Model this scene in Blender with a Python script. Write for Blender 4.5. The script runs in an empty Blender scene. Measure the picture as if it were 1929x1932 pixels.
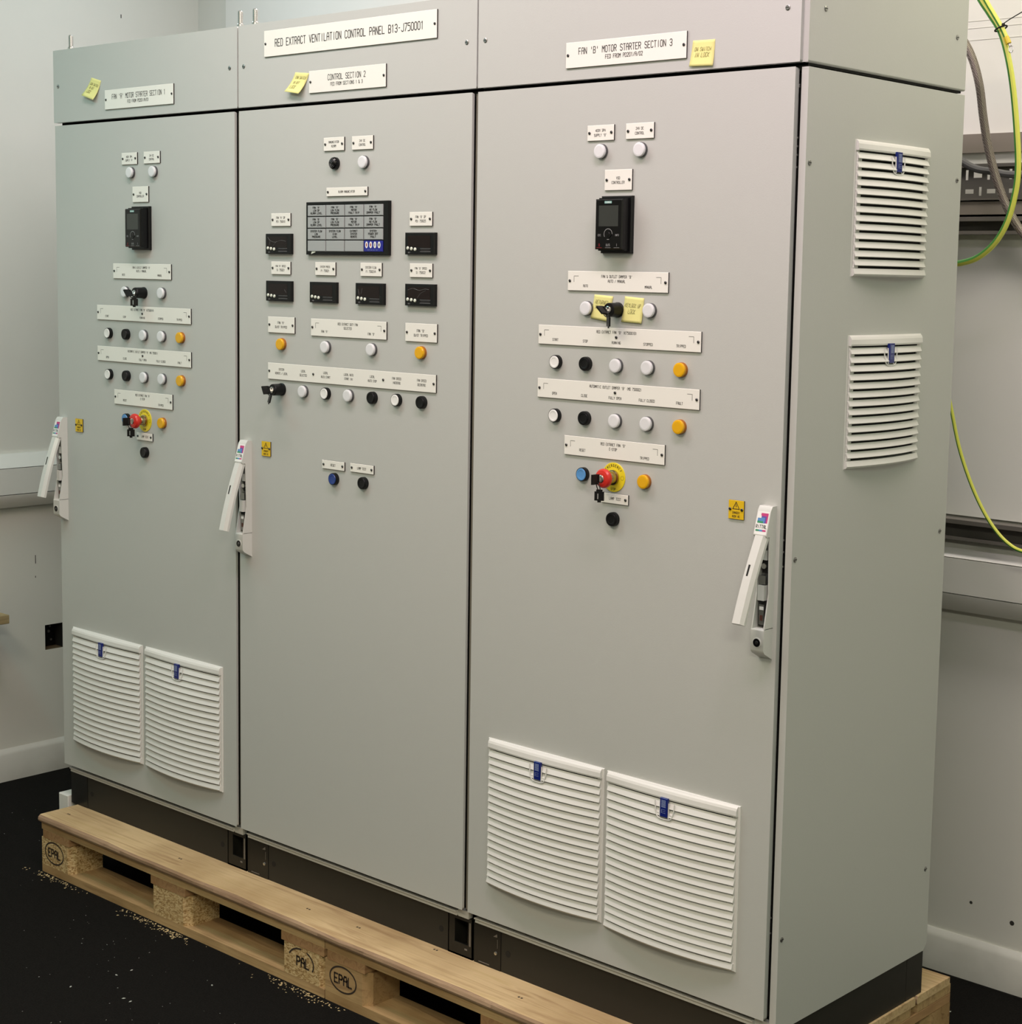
import bpy, math, random
from mathutils import Matrix, Vector
random.seed(7)
SC = bpy.context.scene
COL = SC.collection
# ------------------------------------------------------------ camera
cd = bpy.data.cameras.new('camera'); cam = bpy.data.objects.new('camera', cd); COL.objects.link(cam)
SC.camera = cam
RR = ((0.7443755955, 0.6675154947, 0.0181117958), (0.0894411109, -0.0727875394, -0.9933288790), (-0.6617441050, 0.7410297149, -0.1138845954))
cam.matrix_world = Matrix(((RR[0][0], -RR[1][0], -RR[2][0], 4.11631), (RR[0][1], -RR[1][1], -RR[2][1], -2.56982),
                           (RR[0][2], -RR[1][2], -RR[2][2], 1.40146), (0, 0, 0, 1)))
cd.sensor_fit = 'HORIZONTAL'; cd.sensor_width = 36.0; cd.lens = 36.0 * 3186.83 / 1929
cd.shift_x = (964.5 - 1036.48) / 1929; cd.shift_y = (882.35 - 966) / 1929; cd.clip_start = 0.05
# ------------------------------------------------------------ world, lamps, exposure
w = bpy.data.worlds.new('world'); SC.world = w; w.use_nodes = True
w.node_tree.nodes['Background'].inputs[0].default_value = (0.9, 0.95, 1, 1); w.node_tree.nodes['Background'].inputs[1].default_value = 0.05
SC.view_settings.view_transform = 'Standard'; SC.view_settings.look = 'None'
SC.view_settings.exposure = 0.0; SC.view_settings.gamma = 1; SC.view_settings.use_curve_mapping = False
CEIL = 2.72
LAMPS = [  # x, y, size_x, size_y, power, colour; unseen lamps, power and tint fitted to brightness
    (2.75, -0.75, 1.2, 0.3, 23.2, (1.000, 0.785, 0.900)),
    (2.2, -2.3, 1.2, 0.6, 41, (1.000, 0.876, 0.668)),
    (0.1, -1.25, 1.2, 0.3, 11.2, (0.446, 1.000, 1.000)),
    (4.7, -0.6, 0.6, 1.2, 4.2, (0.048, 1.000, 0.524)),
    (5, -3.2, 1.2, 0.6, 79.2, (1.000, 0.987, 0.789)),
    (-0.1, 0.45, 0.6, 0.3, 4.6, (0.783, 0.935, 1.000)),  # unseen lamp added to brighten the left and back walls
    (3.1, 0.6, 1.2, 0.3, 10.9, (1.000, 0.963, 0.725)),  # unseen lamp added for the back wall and side panel
    (1.2, 0.5, 1.2, 0.3, 14.5, (1.000, 0.883, 0.855)),  # unseen lamp added behind the cabinets to light the back wall
    (1.2, -0.7, 1.2, 0.3, 18.8, (1.000, 0.872, 0.846)),
]
for i, (x, y, sx, sy, p, c) in enumerate(LAMPS):
    L = bpy.data.lights.new('unseen_ceiling_lamp', 'AREA'); L.shape = 'RECTANGLE'; L.size = sx; L.size_y = sy; L.energy = p; L.color = c
    o = bpy.data.objects.new('unseen_ceiling_lamp', L); COL.objects.link(o); o.location = (x, y, CEIL - 0.05)

# ------------------------------------------------------------ materials
MATS = {}
def lin(c):
    return tuple((v / 12.92 if v <= 0.04045 else ((v + 0.055) / 1.055) ** 2.4) for v in c)
def mat(name, col, rough=0.5, metal=0.0, bump=0.0, bscale=200.0, spots=None, spec=None, coat=0):
    if name in MATS: return MATS[name]
    m = bpy.data.materials.new(name); m.use_nodes = True; nt = m.node_tree; b = nt.nodes['Principled BSDF']
    b.inputs['Base Color'].default_value = (*col, 1); b.inputs['Roughness'].default_value = rough; b.inputs['Metallic'].default_value = metal
    if spec is not None: b.inputs['Specular IOR Level'].default_value = spec
    if coat: b.inputs['Coat Weight'].default_value = coat
    tc = nt.nodes.new('ShaderNodeTexCoord')
    if bump:
        n = nt.nodes.new('ShaderNodeTexNoise'); n.inputs['Scale'].default_value = bscale; n.inputs['Detail'].default_value = 3
        nt.links.new(tc.outputs['Object'], n.inputs['Vector'])
        bp = nt.nodes.new('ShaderNodeBump'); bp.inputs['Strength'].default_value = bump; bp.inputs['Distance'].default_value = 0.001
        nt.links.new(n.outputs['Fac'], bp.inputs['Height']); nt.links.new(bp.outputs['Normal'], b.inputs['Normal'])
    if spots:   # (colour2, scale, lo, hi)
        c2, sc, lo, hi = spots
        n = nt.nodes.new('ShaderNodeTexNoise'); n.inputs['Scale'].default_value = sc; n.inputs['Detail'].default_value = 6
        nt.links.new(tc.outputs['Object'], n.inputs['Vector'])
        r = nt.nodes.new('ShaderNodeValToRGB'); r.color_ramp.elements[0].position = lo; r.color_ramp.elements[1].position = hi
        r.color_ramp.elements[0].color = (*col, 1); r.color_ramp.elements[1].color = (*c2, 1)
        nt.links.new(n.outputs['Fac'], r.inputs['Fac']); nt.links.new(r.outputs['Color'], b.inputs['Base Color'])
    MATS[name] = m; return m
def wood(name, c1, c2, c3, stretch=(1.2, 22, 22), rough=0.75):
    m = bpy.data.materials.new(name); m.use_nodes = True; nt = m.node_tree; b = nt.nodes['Principled BSDF']; b.inputs['Roughness'].default_value = rough
    b.inputs['Specular IOR Level'].default_value = 0.25
    tc = nt.nodes.new('ShaderNodeTexCoord'); mp = nt.nodes.new('ShaderNodeMapping'); mp.inputs['Scale'].default_value = stretch
    nt.links.new(tc.outputs['Object'], mp.inputs['Vector'])
    n = nt.nodes.new('ShaderNodeTexNoise'); n.inputs['Scale'].default_value = 2.2; n.inputs['Detail'].default_value = 7; n.inputs['Distortion'].default_value = 1.4
    nt.links.new(mp.outputs['Vector'], n.inputs['Vector'])
    r = nt.nodes.new('ShaderNodeValToRGB'); e = r.color_ramp.elements
    e[0].position = 0.30; e[0].color = (*c1, 1); e[1].position = 0.72; e[1].color = (*c3, 1); k = e.new(0.5); k.color = (*c2, 1)
    nt.links.new(n.outputs['Fac'], r.inputs['Fac'])
    n2 = nt.nodes.new('ShaderNodeTexNoise'); n2.inputs['Scale'].default_value = 3.0; n2.inputs['Detail'].default_value = 3
    nt.links.new(tc.outputs['Object'], n2.inputs['Vector'])
    mx = nt.nodes.new('ShaderNodeMix'); mx.data_type = 'RGBA'; mx.blend_type = 'MULTIPLY'
    r2 = nt.nodes.new('ShaderNodeValToRGB'); r2.color_ramp.elements[0].color = (0.62, 0.56, 0.5, 1); r2.color_ramp.elements[1].color = (1, 1, 1, 1)
    r2.color_ramp.elements[0].position = 0.32; r2.color_ramp.elements[1].position = 0.6
    nt.links.new(n2.outputs['Fac'], r2.inputs['Fac']); mx.inputs[0].default_value = 1.0
    nt.links.new(r.outputs['Color'], mx.inputs[6]); nt.links.new(r2.outputs['Color'], mx.inputs[7]); nt.links.new(mx.outputs[2], b.inputs['Base Color'])
    bp = nt.nodes.new('ShaderNodeBump'); bp.inputs['Strength'].default_value = 0.35; bp.inputs['Distance'].default_value = 0.002
    nt.links.new(n.outputs['Fac'], bp.inputs['Height']); nt.links.new(bp.outputs['Normal'], b.inputs['Normal'])
    MATS[name] = m; return m
def chipboard(name, c1, c2, c3):
    m = bpy.data.materials.new(name); m.use_nodes = True; nt = m.node_tree; b = nt.nodes['Principled BSDF']; b.inputs['Roughness'].default_value = 0.85
    b.inputs['Specular IOR Level'].default_value = 0.2
    tc = nt.nodes.new('ShaderNodeTexCoord'); v = nt.nodes.new('ShaderNodeTexVoronoi'); v.inputs['Scale'].default_value = 250
    mp = nt.nodes.new('ShaderNodeMapping'); mp.inputs['Scale'].default_value = (0.7, 1, 1.5); mp.inputs['Rotation'].default_value = (0.3, 0.5, 0.4)
    nt.links.new(tc.outputs['Object'], mp.inputs['Vector']); nt.links.new(mp.outputs['Vector'], v.inputs['Vector'])
    sp = nt.nodes.new('ShaderNodeSeparateColor'); nt.links.new(v.outputs['Color'], sp.inputs[0])
    r = nt.nodes.new('ShaderNodeValToRGB'); e = r.color_ramp.elements
    e[0].position = 0.05; e[0].color = (*c1, 1); e[1].position = 0.95; e[1].color = (*c3, 1); k = e.new(0.45); k.color = (*c2, 1)
    nt.links.new(sp.outputs[0], r.inputs['Fac']); nt.links.new(r.outputs['Color'], b.inputs['Base Color'])
    bp = nt.nodes.new('ShaderNodeBump'); bp.inputs['Strength'].default_value = 0.6; bp.inputs['Distance'].default_value = 0.002
    nt.links.new(sp.outputs[1], bp.inputs['Height']); nt.links.new(bp.outputs['Normal'], b.inputs['Normal'])
    MATS[name] = m; return m
PAINT = mat('powder_coat_grey', (0.52, 0.525, 0.50), 0.42, bump=0.12, bscale=420)
ABS = mat('off_white_plastic', (0.74, 0.73, 0.70), 0.38, bump=0.03, bscale=500)
HANDLE = mat('handle_grey_white', (0.66, 0.66, 0.63), 0.22)
PLINTH = mat('dark_grey_plinth', (0.026, 0.0235, 0.019), 0.55, bump=0.1, bscale=300, spec=0.3)
PLINTHC = mat('black_corner_piece', (0.012, 0.012, 0.011), 0.38, spec=0.35, bump=.3, bscale=60)
GASKET = mat('black_gasket', (0.008, 0.007, 0.006), 0.8)
SEAL = mat('grey_door_seal', (0.20, 0.185, 0.15), 0.7)
GAPM = mat('dark_interior', (0.012, 0.011, 0.010), 0.9)
WHITE = mat('engraved_white', (0.86, 0.84, 0.78), 0.35)
BLACK = mat('black_plastic', (0.0045, 0.0045, 0.005), 0.38, spec=0.28)
BLACKG = mat('glossy_black', (0.004, 0.004, 0.0045), 0.16, spec=0.30)
INK = mat('black_ink', (0.02, 0.018, 0.016), 0.6)
GLINT = mat('painted_reflection', (0.13, 0.13, 0.13), 0.3)  # grey for reflections painted on the meter fronts
GREYINK = mat('grey_ink', (0.30, 0.30, 0.30), 0.6)
PENC = mat('pen_ink', (0.36, 0.34, 0.16), 0.8)
LENSW = mat('white_lens', (0.76, 0.76, 0.78), 0.25)
BTNW = mat('white_button', (0.85, 0.84, 0.82), 0.35)
AMBER = mat('amber_lens', (0.80, 0.42, 0.006), 0.22)
AMBERD = mat('amber_lens_rim', (0.36, 0.12, 0.006), 0.25)
BLUEL = mat('light_blue_button', (0.10, 0.30, 0.62), 0.3)
BLUED = mat('dark_blue_button', (0.015, 0.05, 0.24), 0.3)
RED = mat('red_mushroom', (0.62, 0.03, 0.02), 0.3)
YEL = mat('yellow_disc', (0.82, 0.66, 0.02), 0.4)
YELL = mat('warning_yellow', (0.78, 0.50, 0.01), 0.45)
BRASS = mat('metal_collar', (0.45, 0.38, 0.22), 0.25, 1.0)
STEEL = mat('bright_steel', (0.62, 0.62, 0.60), 0.28, 1.0)
ZINC = mat('zinc_screw', (0.34, 0.34, 0.33), 0.4, 1.0)
LENSRIM = mat('clear_grey_rim', (0.20, 0.20, 0.21), 0.2); LAMPRIM = mat('smoked_lamp_rim', (0.085, 0.085, 0.09), 0.22)
DISP = mat('maroon_window', (0.009, 0.0035, 0.0035), 0.14, spec=0.3)
TILE = mat('legend_window_grey', (0.36, 0.38, 0.38), 0.25)
PADB = mat('blue_pad', (0.012, 0.016, 0.26), 0.3)
BADGE = mat('blue_badge', (0.008, 0.018, 0.17), 0.25)
BADGEL = mat('badge_print', (0.22, 0.28, 0.50), 0.4)
PINK = mat('logo_magenta', (0.55, 0.05, 0.20), 0.4); LBLUE = mat('logo_blue', (0.10, 0.26, 0.55), 0.4)
LPURP = mat('logo_violet', (0.14, 0.08, 0.36), 0.4); LGREEN = mat('logo_green', (0.05, 0.28, 0.14), 0.4)
TURQ = mat('maker_strip', (0.25, 0.52, 0.48), 0.4)
SCREENG = mat('lcd_grey', (0.035, 0.038, 0.034), 0.3)
REDINK = mat('red_mark', (0.35, 0.02, 0.03), 0.5)
PAPER = mat('yellow_note_paper', (0.80, 0.76, 0.30), 0.85)
PLASTER = mat('painted_plaster', (0.74, 0.73, 0.68), 0.85, bump=0.25, bscale=14, spots=((0.70, 0.69, 0.64), 2.2, 0.35, 0.75))
PLASTERW = mat('white_painted_lining', (0.84, 0.83, 0.80), 0.8, bump=0.15, bscale=12, spots=((0.80, 0.79, 0.76), 2.0, 0.4, 0.8))
SKIRT = mat('skirting_paint', (0.66, 0.65, 0.61), 0.45, bump=0.2, bscale=30, spots=((0.50, 0.49, 0.45), 5, 0.45, 0.8))
TRUNK = mat('trunking_white', (0.74, 0.73, 0.69), 0.38)
RAILM = mat('galvanised_grey', (0.24, 0.22, 0.20), 0.55, 0.5)
RAILP = mat('taupe_rail', (0.27, 0.235, 0.205), 0.7)
TRAYM = mat('dark_tray', (0.16, 0.15, 0.14), 0.5, 0.3)
CARPET = mat('black_carpet', (0.006, 0.0056, 0.005), 0.95, bump=0.8, bscale=350, spots=((0.012, 0.011, 0.010), 260, 0.35, 0.75), spec=0.08)
CHIPS = mat('wood_chips', (0.55, 0.42, 0.22), 0.9)
DUST = mat('pale_debris', (0.42, 0.44, 0.40), 0.9)
GREEN = mat('cable_green', (0.06, 0.26, 0.04), 0.4); YCAB = mat('cable_yellow', (0.74, 0.76, 0.12), 0.4)
BRAID = mat('braided_steel', (0.22, 0.19, 0.16), 0.5, 0.4)
DCAB = mat('dark_grey_cable', (0.12, 0.12, 0.125), 0.5)
PLANKM = wood('plank_pine', (0.60, 0.43, 0.22), (0.68, 0.50, 0.28), (0.47, 0.31, 0.16))
DECKM = wood('pallet_board', (0.42, 0.28, 0.13), (0.52, 0.35, 0.17), (0.34, 0.21, 0.10))
EDGEM = wood('plank_edge', (0.30, 0.19, 0.13), (0.44, 0.30, 0.19), (0.24, 0.14, 0.09), stretch=(2.0, 160, 160))
STRM = wood('pallet_stringer', (0.44, 0.25, 0.12), (0.50, 0.31, 0.15), (0.33, 0.18, 0.09), stretch=(20, 1.2, 20))
CHIPB = chipboard('pressed_chip_block', (0.30, 0.18, 0.07), (0.52, 0.35, 0.16), (0.66, 0.50, 0.27))
# the braid: crossing strands as bump
nt = BRAID.node_tree; tc = nt.nodes.new('ShaderNodeTexCoord'); wv = nt.nodes.new('ShaderNodeTexWave'); wv.bands_direction = 'DIAGONAL'
wv.inputs['Scale'].default_value = 110; wv.inputs['Distortion'].default_value = 7; nt.links.new(tc.outputs['Object'], wv.inputs['Vector'])
rp = nt.nodes.new('ShaderNodeValToRGB'); rp.color_ramp.elements[0].color = (0.13, 0.105, 0.09, 1); rp.color_ramp.elements[1].color = (0.30, 0.265, 0.23, 1)
nt.links.new(wv.outputs['Fac'], rp.inputs['Fac']); nt.links.new(rp.outputs['Color'], nt.nodes['Principled BSDF'].inputs['Base Color'])

# ------------------------------------------------------------ mesh builder
class MB:
    def __init__(s): s.v = []; s.f = []; s.m = []; s.mats = []; s.sm = []
    def mi(s, m):
        if m not in s.mats: s.mats.append(m)
        return s.mats.index(m)
    def poly(s, pts, m, smooth=False):
        b = len(s.v); s.v += [tuple(p) for p in pts]; s.f.append(tuple(range(b, b + len(pts)))); s.m.append(s.mi(m)); s.sm.append(smooth)
    def raw(s, vs, fs, m, smooth=False):
        b = len(s.v); s.v += [tuple(p) for p in vs]; k = s.mi(m)
        for f in fs: s.f.append(tuple(b + i for i in f)); s.m.append(k); s.sm.append(smooth)
    def box(s, x0, x1, y0, y1, z0, z1, m, mside=None):
        vs = [(x, y, z) for x in (x0, x1) for y in (y0, y1) for z in (z0, z1)]
        s.raw(vs, [(0, 1, 5, 4)], m)                                  # front (-y)
        s.raw(vs, [(2, 6, 7, 3), (0, 2, 3, 1), (4, 5, 7, 6), (0, 4, 6, 2), (1, 3, 7, 5)], mside or m)
    def cbox(s, x0, x1, y0, y1, z0, z1, c, m, mside=None):
        """box whose front (-y) edges are chamfered by c"""
        a = [(x0, y1, z0), (x1, y1, z0), (x1, y1, z1), (x0, y1, z1)]
        b_ = [(x0, y0 + c, z0), (x1, y0 + c, z0), (x1, y0 + c, z1), (x0, y0 + c, z1)]
        d = [(x0 + c, y0, z0 + c), (x1 - c, y0, z0 + c), (x1 - c, y0, z1 - c), (x0 + c, y0, z1 - c)]
        vs = a + b_ + d; side = mside or m
        s.raw(vs, [(8, 9, 10, 11)], m); s.raw(vs, [(3, 2, 1, 0)], side)
        for i in range(4):
            j = (i + 1) % 4
            s.raw(vs, [(i, j, 4 + j, 4 + i)], side); s.raw(vs, [(4 + i, 4 + j, 8 + j, 8 + i)], m)
    def lathe(s, c, prof, m, n=24, axis='y', mats=None, a0=0.0):
        """profile [(r, h)], revolved round an axis through c; h runs along -axis for y (towards the viewer)"""
        rings = []
        for r, h in prof:
            ring = []
            for k in range(n):
                a = a0 + 2 * math.pi * k / n; u = r * math.cos(a); v = r * math.sin(a)
                if axis == 'y': ring.append((c[0] + u, c[1] - h, c[2] + v))
                elif axis == 'z': ring.append((c[0] + u, c[1] + v, c[2] + h))
                else: ring.append((c[0] + h, c[1] + u, c[2] + v))
            rings.append(ring)
        for i in range(len(rings) - 1):
            mm = mats[i] if mats else m
            vs = rings[i] + rings[i + 1]
            s.raw(vs, [(k, (k + 1) % n, n + (k + 1) % n, n + k) for k in range(n)], mm, True)
        s.poly(rings[-1], mats[-1] if mats else m); s.poly(rings[0][::-1], mats[0] if mats else m)
    def prism(s, pts, a0, a1, m, axis='x', mend=None):
        """extrude a polygon of (p, q) along an axis. axis x: pts are (y, z); axis y: (x, z); axis z: (x, y)"""
        def P(a, p):
            return (a, p[0], p[1]) if axis == 'x' else ((p[0], a, p[1]) if axis == 'y' else (p[0], p[1], a))
        n = len(pts); vs = [P(a0, p) for p in pts] + [P(a1, p) for p in pts]
        s.raw(vs, [(i, (i + 1) % n, n + (i + 1) % n, n + i) for i in range(n)], m)
        s.raw(vs, [tuple(range(n))[::-1], tuple(range(n, 2 * n))], mend or m)
    def tube(s, path, r, m, n=8, m2=None, twist=0.0):
        P = [Vector(p) for p in path]; rings = []
        up = Vector((0, 0, 1)); prev = None
        for i, p in enumerate(P):
            t = (P[min(i + 1, len(P) - 1)] - P[max(i - 1, 0)]).normalized()
            if prev is None:
                a = t.cross(up); a = t.cross(Vector((1, 0, 0))) if a.length < 1e-4 else a; a.normalize()
            else: a = (prev - t * prev.dot(t)).normalized()
            prev = a; b = t.cross(a)
            rr = r[i] if isinstance(r, (list, tuple)) else r
            rings.append([p + rr * (math.cos(2 * math.pi * k / n + twist * i) * a + math.sin(2 * math.pi * k / n + twist * i) * b) for k in range(n)])
        for i in range(len(rings) - 1):
            vs = rings[i] + rings[i + 1]
            for k in range(n):
                mm = m2 if (m2 and k in (0, 1, 2)) else m
                s.raw(vs, [(k, (k + 1) % n, n + (k + 1) % n, n + k)], mm, True)
        s.poly(rings[0][::-1], m); s.poly(rings[-1], m)
    def text(s, txt, cx, cz, h, y, m, cw=0.62, th=0.13, slant=0.0, align=0, tr=None, gap=None):
        """single-stroke engraved capitals on a plane facing -y"""
        adv = h * cw; n = len(txt); x = cx - adv * n / 2 if align == 0 else cx
        sx = adv * 0.70 / 4; sz = h / 6; t = h * th / 2
        for ch in txt:
            for line in FONT.get(ch, '').split('|'):
                pts = [(int(p[0]), int(p[1])) for p in line.split()]
                for (ax, az), (bx, bz) in zip(pts, pts[1:]):
                    p = Vector((x + adv * 0.15 + ax * sx + az * sz * slant, cz - h / 2 + az * sz)); q = Vector((x + adv * 0.15 + bx * sx + bz * sz * slant, cz - h / 2 + bz * sz))
                    d = (q - p)
                    if d.length < 1e-9: continue
                    d.normalize(); nrm = Vector((-d.y, d.x)) * t; p = p - d * t * 0.6; q = q + d * t * 0.6
                    quad = [(p - nrm), (q - nrm), (q + nrm), (p + nrm)]
                    pp = [(a.x, y, a.y) for a in quad]
                    if tr: pp = [tr(a) for a in pp]
                    s.poly(pp, m)
            x += adv
    def mesh(s, name):
        me = bpy.data.meshes.new(name); me.from_pydata(s.v, [], s.f)
        for m in s.mats: me.materials.append(m)
        me.polygons.foreach_set('material_index', s.m); me.polygons.foreach_set('use_smooth', s.sm)
        me.update()
        return me
FONT = {'A': '00 04 16 36 44 40|03 43', 'B': '00 06 36 45 44 33 03|33 42 41 30 00', 'C': '45 36 16 05 01 10 30 41', 'D': '00 06 36 45 41 30 00',
 'E': '46 06 00 40|03 33', 'F': '46 06 00|03 33', 'G': '45 36 16 05 01 10 30 41 43 23', 'H': '00 06|40 46|03 43', 'I': '20 26', 'J': '46 41 30 10 01',
 'K': '00 06|46 03 40', 'L': '06 00 40', 'M': '00 06 23 46 40', 'N': '00 06 40 46', 'O': '10 01 05 16 36 45 41 30 10', 'P': '00 06 36 45 44 33 03',
 'Q': '10 01 05 16 36 45 41 30 10|22 40', 'R': '00 06 36 45 44 33 03|23 40', 'S': '45 36 16 05 04 13 33 42 41 30 10 01', 'T': '06 46|26 20',
 'U': '06 01 10 30 41 46', 'V': '06 20 46', 'W': '06 10 23 30 46', 'X': '00 46|06 40', 'Y': '06 23 46|23 20', 'Z': '06 46 00 40',
 '0': '10 01 05 16 36 45 41 30 10', '1': '15 26 20', '2': '05 16 36 45 44 00 40', '3': '05 16 36 45 44 33 42 41 30 10 01|33 13', '4': '30 36 02 42',
 '5': '46 06 04 34 43 41 30 00', '6': '45 36 16 05 01 10 30 41 42 33 03', '7': '06 46 10', '8': '13 04 05 16 36 45 44 33 13 02 01 10 30 41 42 33',
 '9': '01 10 30 41 45 36 16 05 04 13 43', '&': '40 05 16 25 24 01 10 20 42', "'": '26 24', '(': '36 25 21 30', ')': '16 25 21 10', '-': '13 33', '/': '00 46', '.': '20 21', '*': '13 33|24 22'}
WL = {}
def finish(o, bevel=0, seg=2, sharp=True):
    me = o.data
    if sharp and me.users == 1:
        try: me.set_sharp_from_angle(angle=math.radians(38))
        except Exception: pass
    if bevel:
        b = o.modifiers.new('bevel', 'BEVEL'); b.width = bevel; b.segments = seg; b.limit_method = 'ANGLE'; b.angle_limit = math.radians(40)
        if hasattr(b, 'harden_normals'): b.harden_normals = False
    return o
def part(name, me, parent=None, loc=(0, 0, 0), rot=None, bevel=0, seg=2, label=None):
    """link a mesh; loc is a world position, the offset from an unrotated parent is worked out here"""
    if isinstance(me, MB): me = me.mesh(name)
    o = bpy.data.objects.new(name, me); COL.objects.link(o)
    o.parent = parent
    if parent is not None:
        pl, prt = WL[parent.name]
        off = Vector(loc) - pl
        if prt is not None: off = Matrix.Rotation(-prt, 3, 'Z') @ off
        o.location = off
    else: o.location = loc
    if rot: o.rotation_euler = rot
    WL[o.name] = (Vector(loc), (rot[2] if rot and (abs(rot[0]) < 1e-9 and abs(rot[1]) < 1e-9) else None))
    if label: o['label'] = label
    return finish(o, bevel, seg)
def thing(name, loc, label, cat, group=None):
    o = bpy.data.objects.new(name, None); COL.objects.link(o); o.location = loc; o.empty_display_size = 0.05
    WL[o.name] = (Vector(loc), None); tag(o, label, cat, group); return o
def tag(o, label, cat, group=None):
    o['label'] = label; o['category'] = cat
    if group: o['group'] = group
    return o
def struct(name, b, bevel=0):
    o = part(name, b, bevel=bevel); o['kind'] = 'structure'; return o

# ------------------------------------------------------------ the room
FZ = -0.280; XL = -0.79; YB = 1.06; XR = 6.6; YF = -5.6
b = MB(); b.box(XL - .1, XR + .1, YF - .1, YB + .1, FZ - .1, FZ, CARPET); struct('floor', b)
b = MB(); b.box(XL - .1, XR + .1, YF - .1, YB + .1, CEIL, CEIL + .1, PLASTERW); struct('ceiling', b)
b = MB(); b.box(XR, XR + .1, YF - .1, YB + .1, FZ, CEIL, PLASTER); struct('wall_right', b)
b = MB(); b.box(XL - .1, XR + .1, YF - .1, YF, FZ, CEIL, PLASTER); struct('wall_front', b)
HOLE = mat('drilled_hole', (0.03, 0.026, 0.022), 0.9)
# left wall, with a square opening for the socket box and two old fixing holes
b = MB(); sy0, sy1, sz0, sz1 = 0.427, 0.494, 0.130, 0.214; xw = XL - .1
for (ya, yb, za, zb) in ((YF - .1, sy0, FZ, CEIL), (sy1, YB + .1, FZ, CEIL), (sy0, sy1, FZ, sz0), (sy0, sy1, sz1, CEIL)):
    b.box(xw, XL, ya, yb, za, zb, PLASTER)
for (yy, za, zb) in ((0.396, 0.425, 0.453), (0.395, 0.378, 0.384)):
    b.box(XL, XL + .0006, yy - .0012, yy + .0012, za, zb, HOLE)
b.box(XL, XL + .0006, 0.746, 0.749, 2.220, 2.232, HOLE)
struct('wall_left', b)
b = MB(); b.box(XL, XR, YB, YB + .1, FZ, CEIL, PLASTER)
for (hx, hz, r) in ((2.376, -0.111, .006), (2.268, -0.089, .004), (2.315, 1.028, .003), (2.322, 1.034, .005), (2.30, 1.022, .0035)):
    b.lathe((hx, YB + .0002, hz), [(r, 0), (r, .0006)], HOLE, 10)
struct('wall_back', b)
b = MB(); b.box(-0.62, XR, YB - .012, YB, 0.85, CEIL, PLASTERW)
for z in (1.955, 1.982, 1.998): b.box(2.1, XR, YB - .0128, YB - .012, z, z + .0012, PLASTER)
struct('trim_1', b)
b = MB(); b.prism([(YB - .02, FZ), (YB - .02, -0.192), (YB - .014, -0.184), (YB - .006, -0.176), (YB, -0.176), (YB, FZ)], XL, XR, SKIRT); struct('baseboard_back', b)
b = MB(); b.prism([(XL, FZ), (XL + .02, FZ), (XL + .02, -0.192), (XL + .014, -0.184), (XL, -0.176)], YF, YB, SKIRT, 'y'); struct('baseboard_left', b)
b = MB()
b.prism([(YB - .015, FZ - .001), (YB - .015, FZ + .004), (YB - .022, FZ + .004), (YB - .022, FZ - .001)], XL + .02, XR, GASKET)
struct('trim_2', b)
for (x, y, sx, sy, p, c) in LAMPS:
    b = MB(); b.box(-sx / 2 - .03, sx / 2 + .03, -sy / 2 - .03, sy / 2 + .03, 0, .045, ABS)
    o = part('unseen_ceiling_light', b, loc=(x, y, CEIL - .045))
    tag(o, 'unseen flat white ceiling light fitting, placed and tinted to match the room brightness', 'ceiling light', 'ceiling lights out of shot')

# socket back box sunk into the left wall
b = MB()
b.box(XL - .045, XL - .043, sy0, sy1, sz0, sz1, BLACK); b.box(XL - .045, XL - .001, sy0, sy0 + .0015, sz0, sz1, GASKET); b.box(XL - .045, XL - .001, sy1 - .0015, sy1, sz0, sz1, GASKET)
b.box(XL - .045, XL - .001, sy0, sy1, sz0, sz0 + .0015, mat('rusty_box', (.10, .065, .03), .8)); b.box(XL - .045, XL - .001, sy0, sy1, sz1 - .0015, sz1, GASKET)
o = part('socket_box', b); tag(o, 'empty dark metal socket box sunk into the left wall, no faceplate', 'socket box')
for (yy, zz, r) in ((.470, .199, .004), (.4655, .182, .005), (.432, .172, .004), (.474, .153, .004)):
    b = MB(); b.lathe((0, 0, 0), [(r, 0), (r, .003)], ZINC, 10, 'x'); part('knockout', b, o, loc=(XL - .043, yy, zz))

# ------------------------------------------------------------ trunking and rails on the walls
def trunk(name, along, a0, a1, face, top, label):
    """bench trunking: sloped top, flat front with a seam, sloped lower cover. face = wall plane"""
    root = thing(name, (face, 0.2, top - .18) if along == 'y' else (2.3, face, top - .18), label, 'trunking')
    prof = lambda d: [(0, top), (.012, top), (.052, top - .043), (.055, top - .047), (.055, top - .170), (0, top - .172)]
    def pr(pts, nm, m):
        b = MB()
        if along == 'y': b.prism([(face + p, q) for p, q in pts], a0, a1, m, 'y')
        else: b.prism([(face - p, q) for p, q in pts], a0, a1, m, 'x')
        pr_loc = WL[root.name][0]
        b.v = [(v[0] - pr_loc.x, v[1] - pr_loc.y, v[2] - pr_loc.z) for v in b.v]
        part(nm, b, root, loc=tuple(pr_loc))
    pr([(0, top), (.014, top), (.050, top - .041), (.050, top - .0415), (0, top - .0415)], 'top_cover', TRUNK)
    pr([(0, top - .0435), (.053, top - .0435), (.054, top - .126), (0, top - .126)], 'front_cover', TRUNK)
    pr([(0, top - .1285), (.054, top - .1285), (.050, top - .146), (.028, top - .172), (0, top - .173)], 'lower_cover', TRUNK)
    pr([(0, top - .002), (.008, top - .002), (.046, top - .05), (.046, top - .14), (.02, top - .165), (0, top - .165)], 'body', GASKET)
    return root
trunk('wall_trunking', 'y', YF + .1, YB - .06, XL, 0.795, 'white plastic bench trunking running along the left wall, behind the left cabinet')
trunk('wall_trunking', 'x', 1.0, XR - .05, YB, 0.795, 'white plastic bench trunking on the back wall, seen right of the cabinets')
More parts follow.
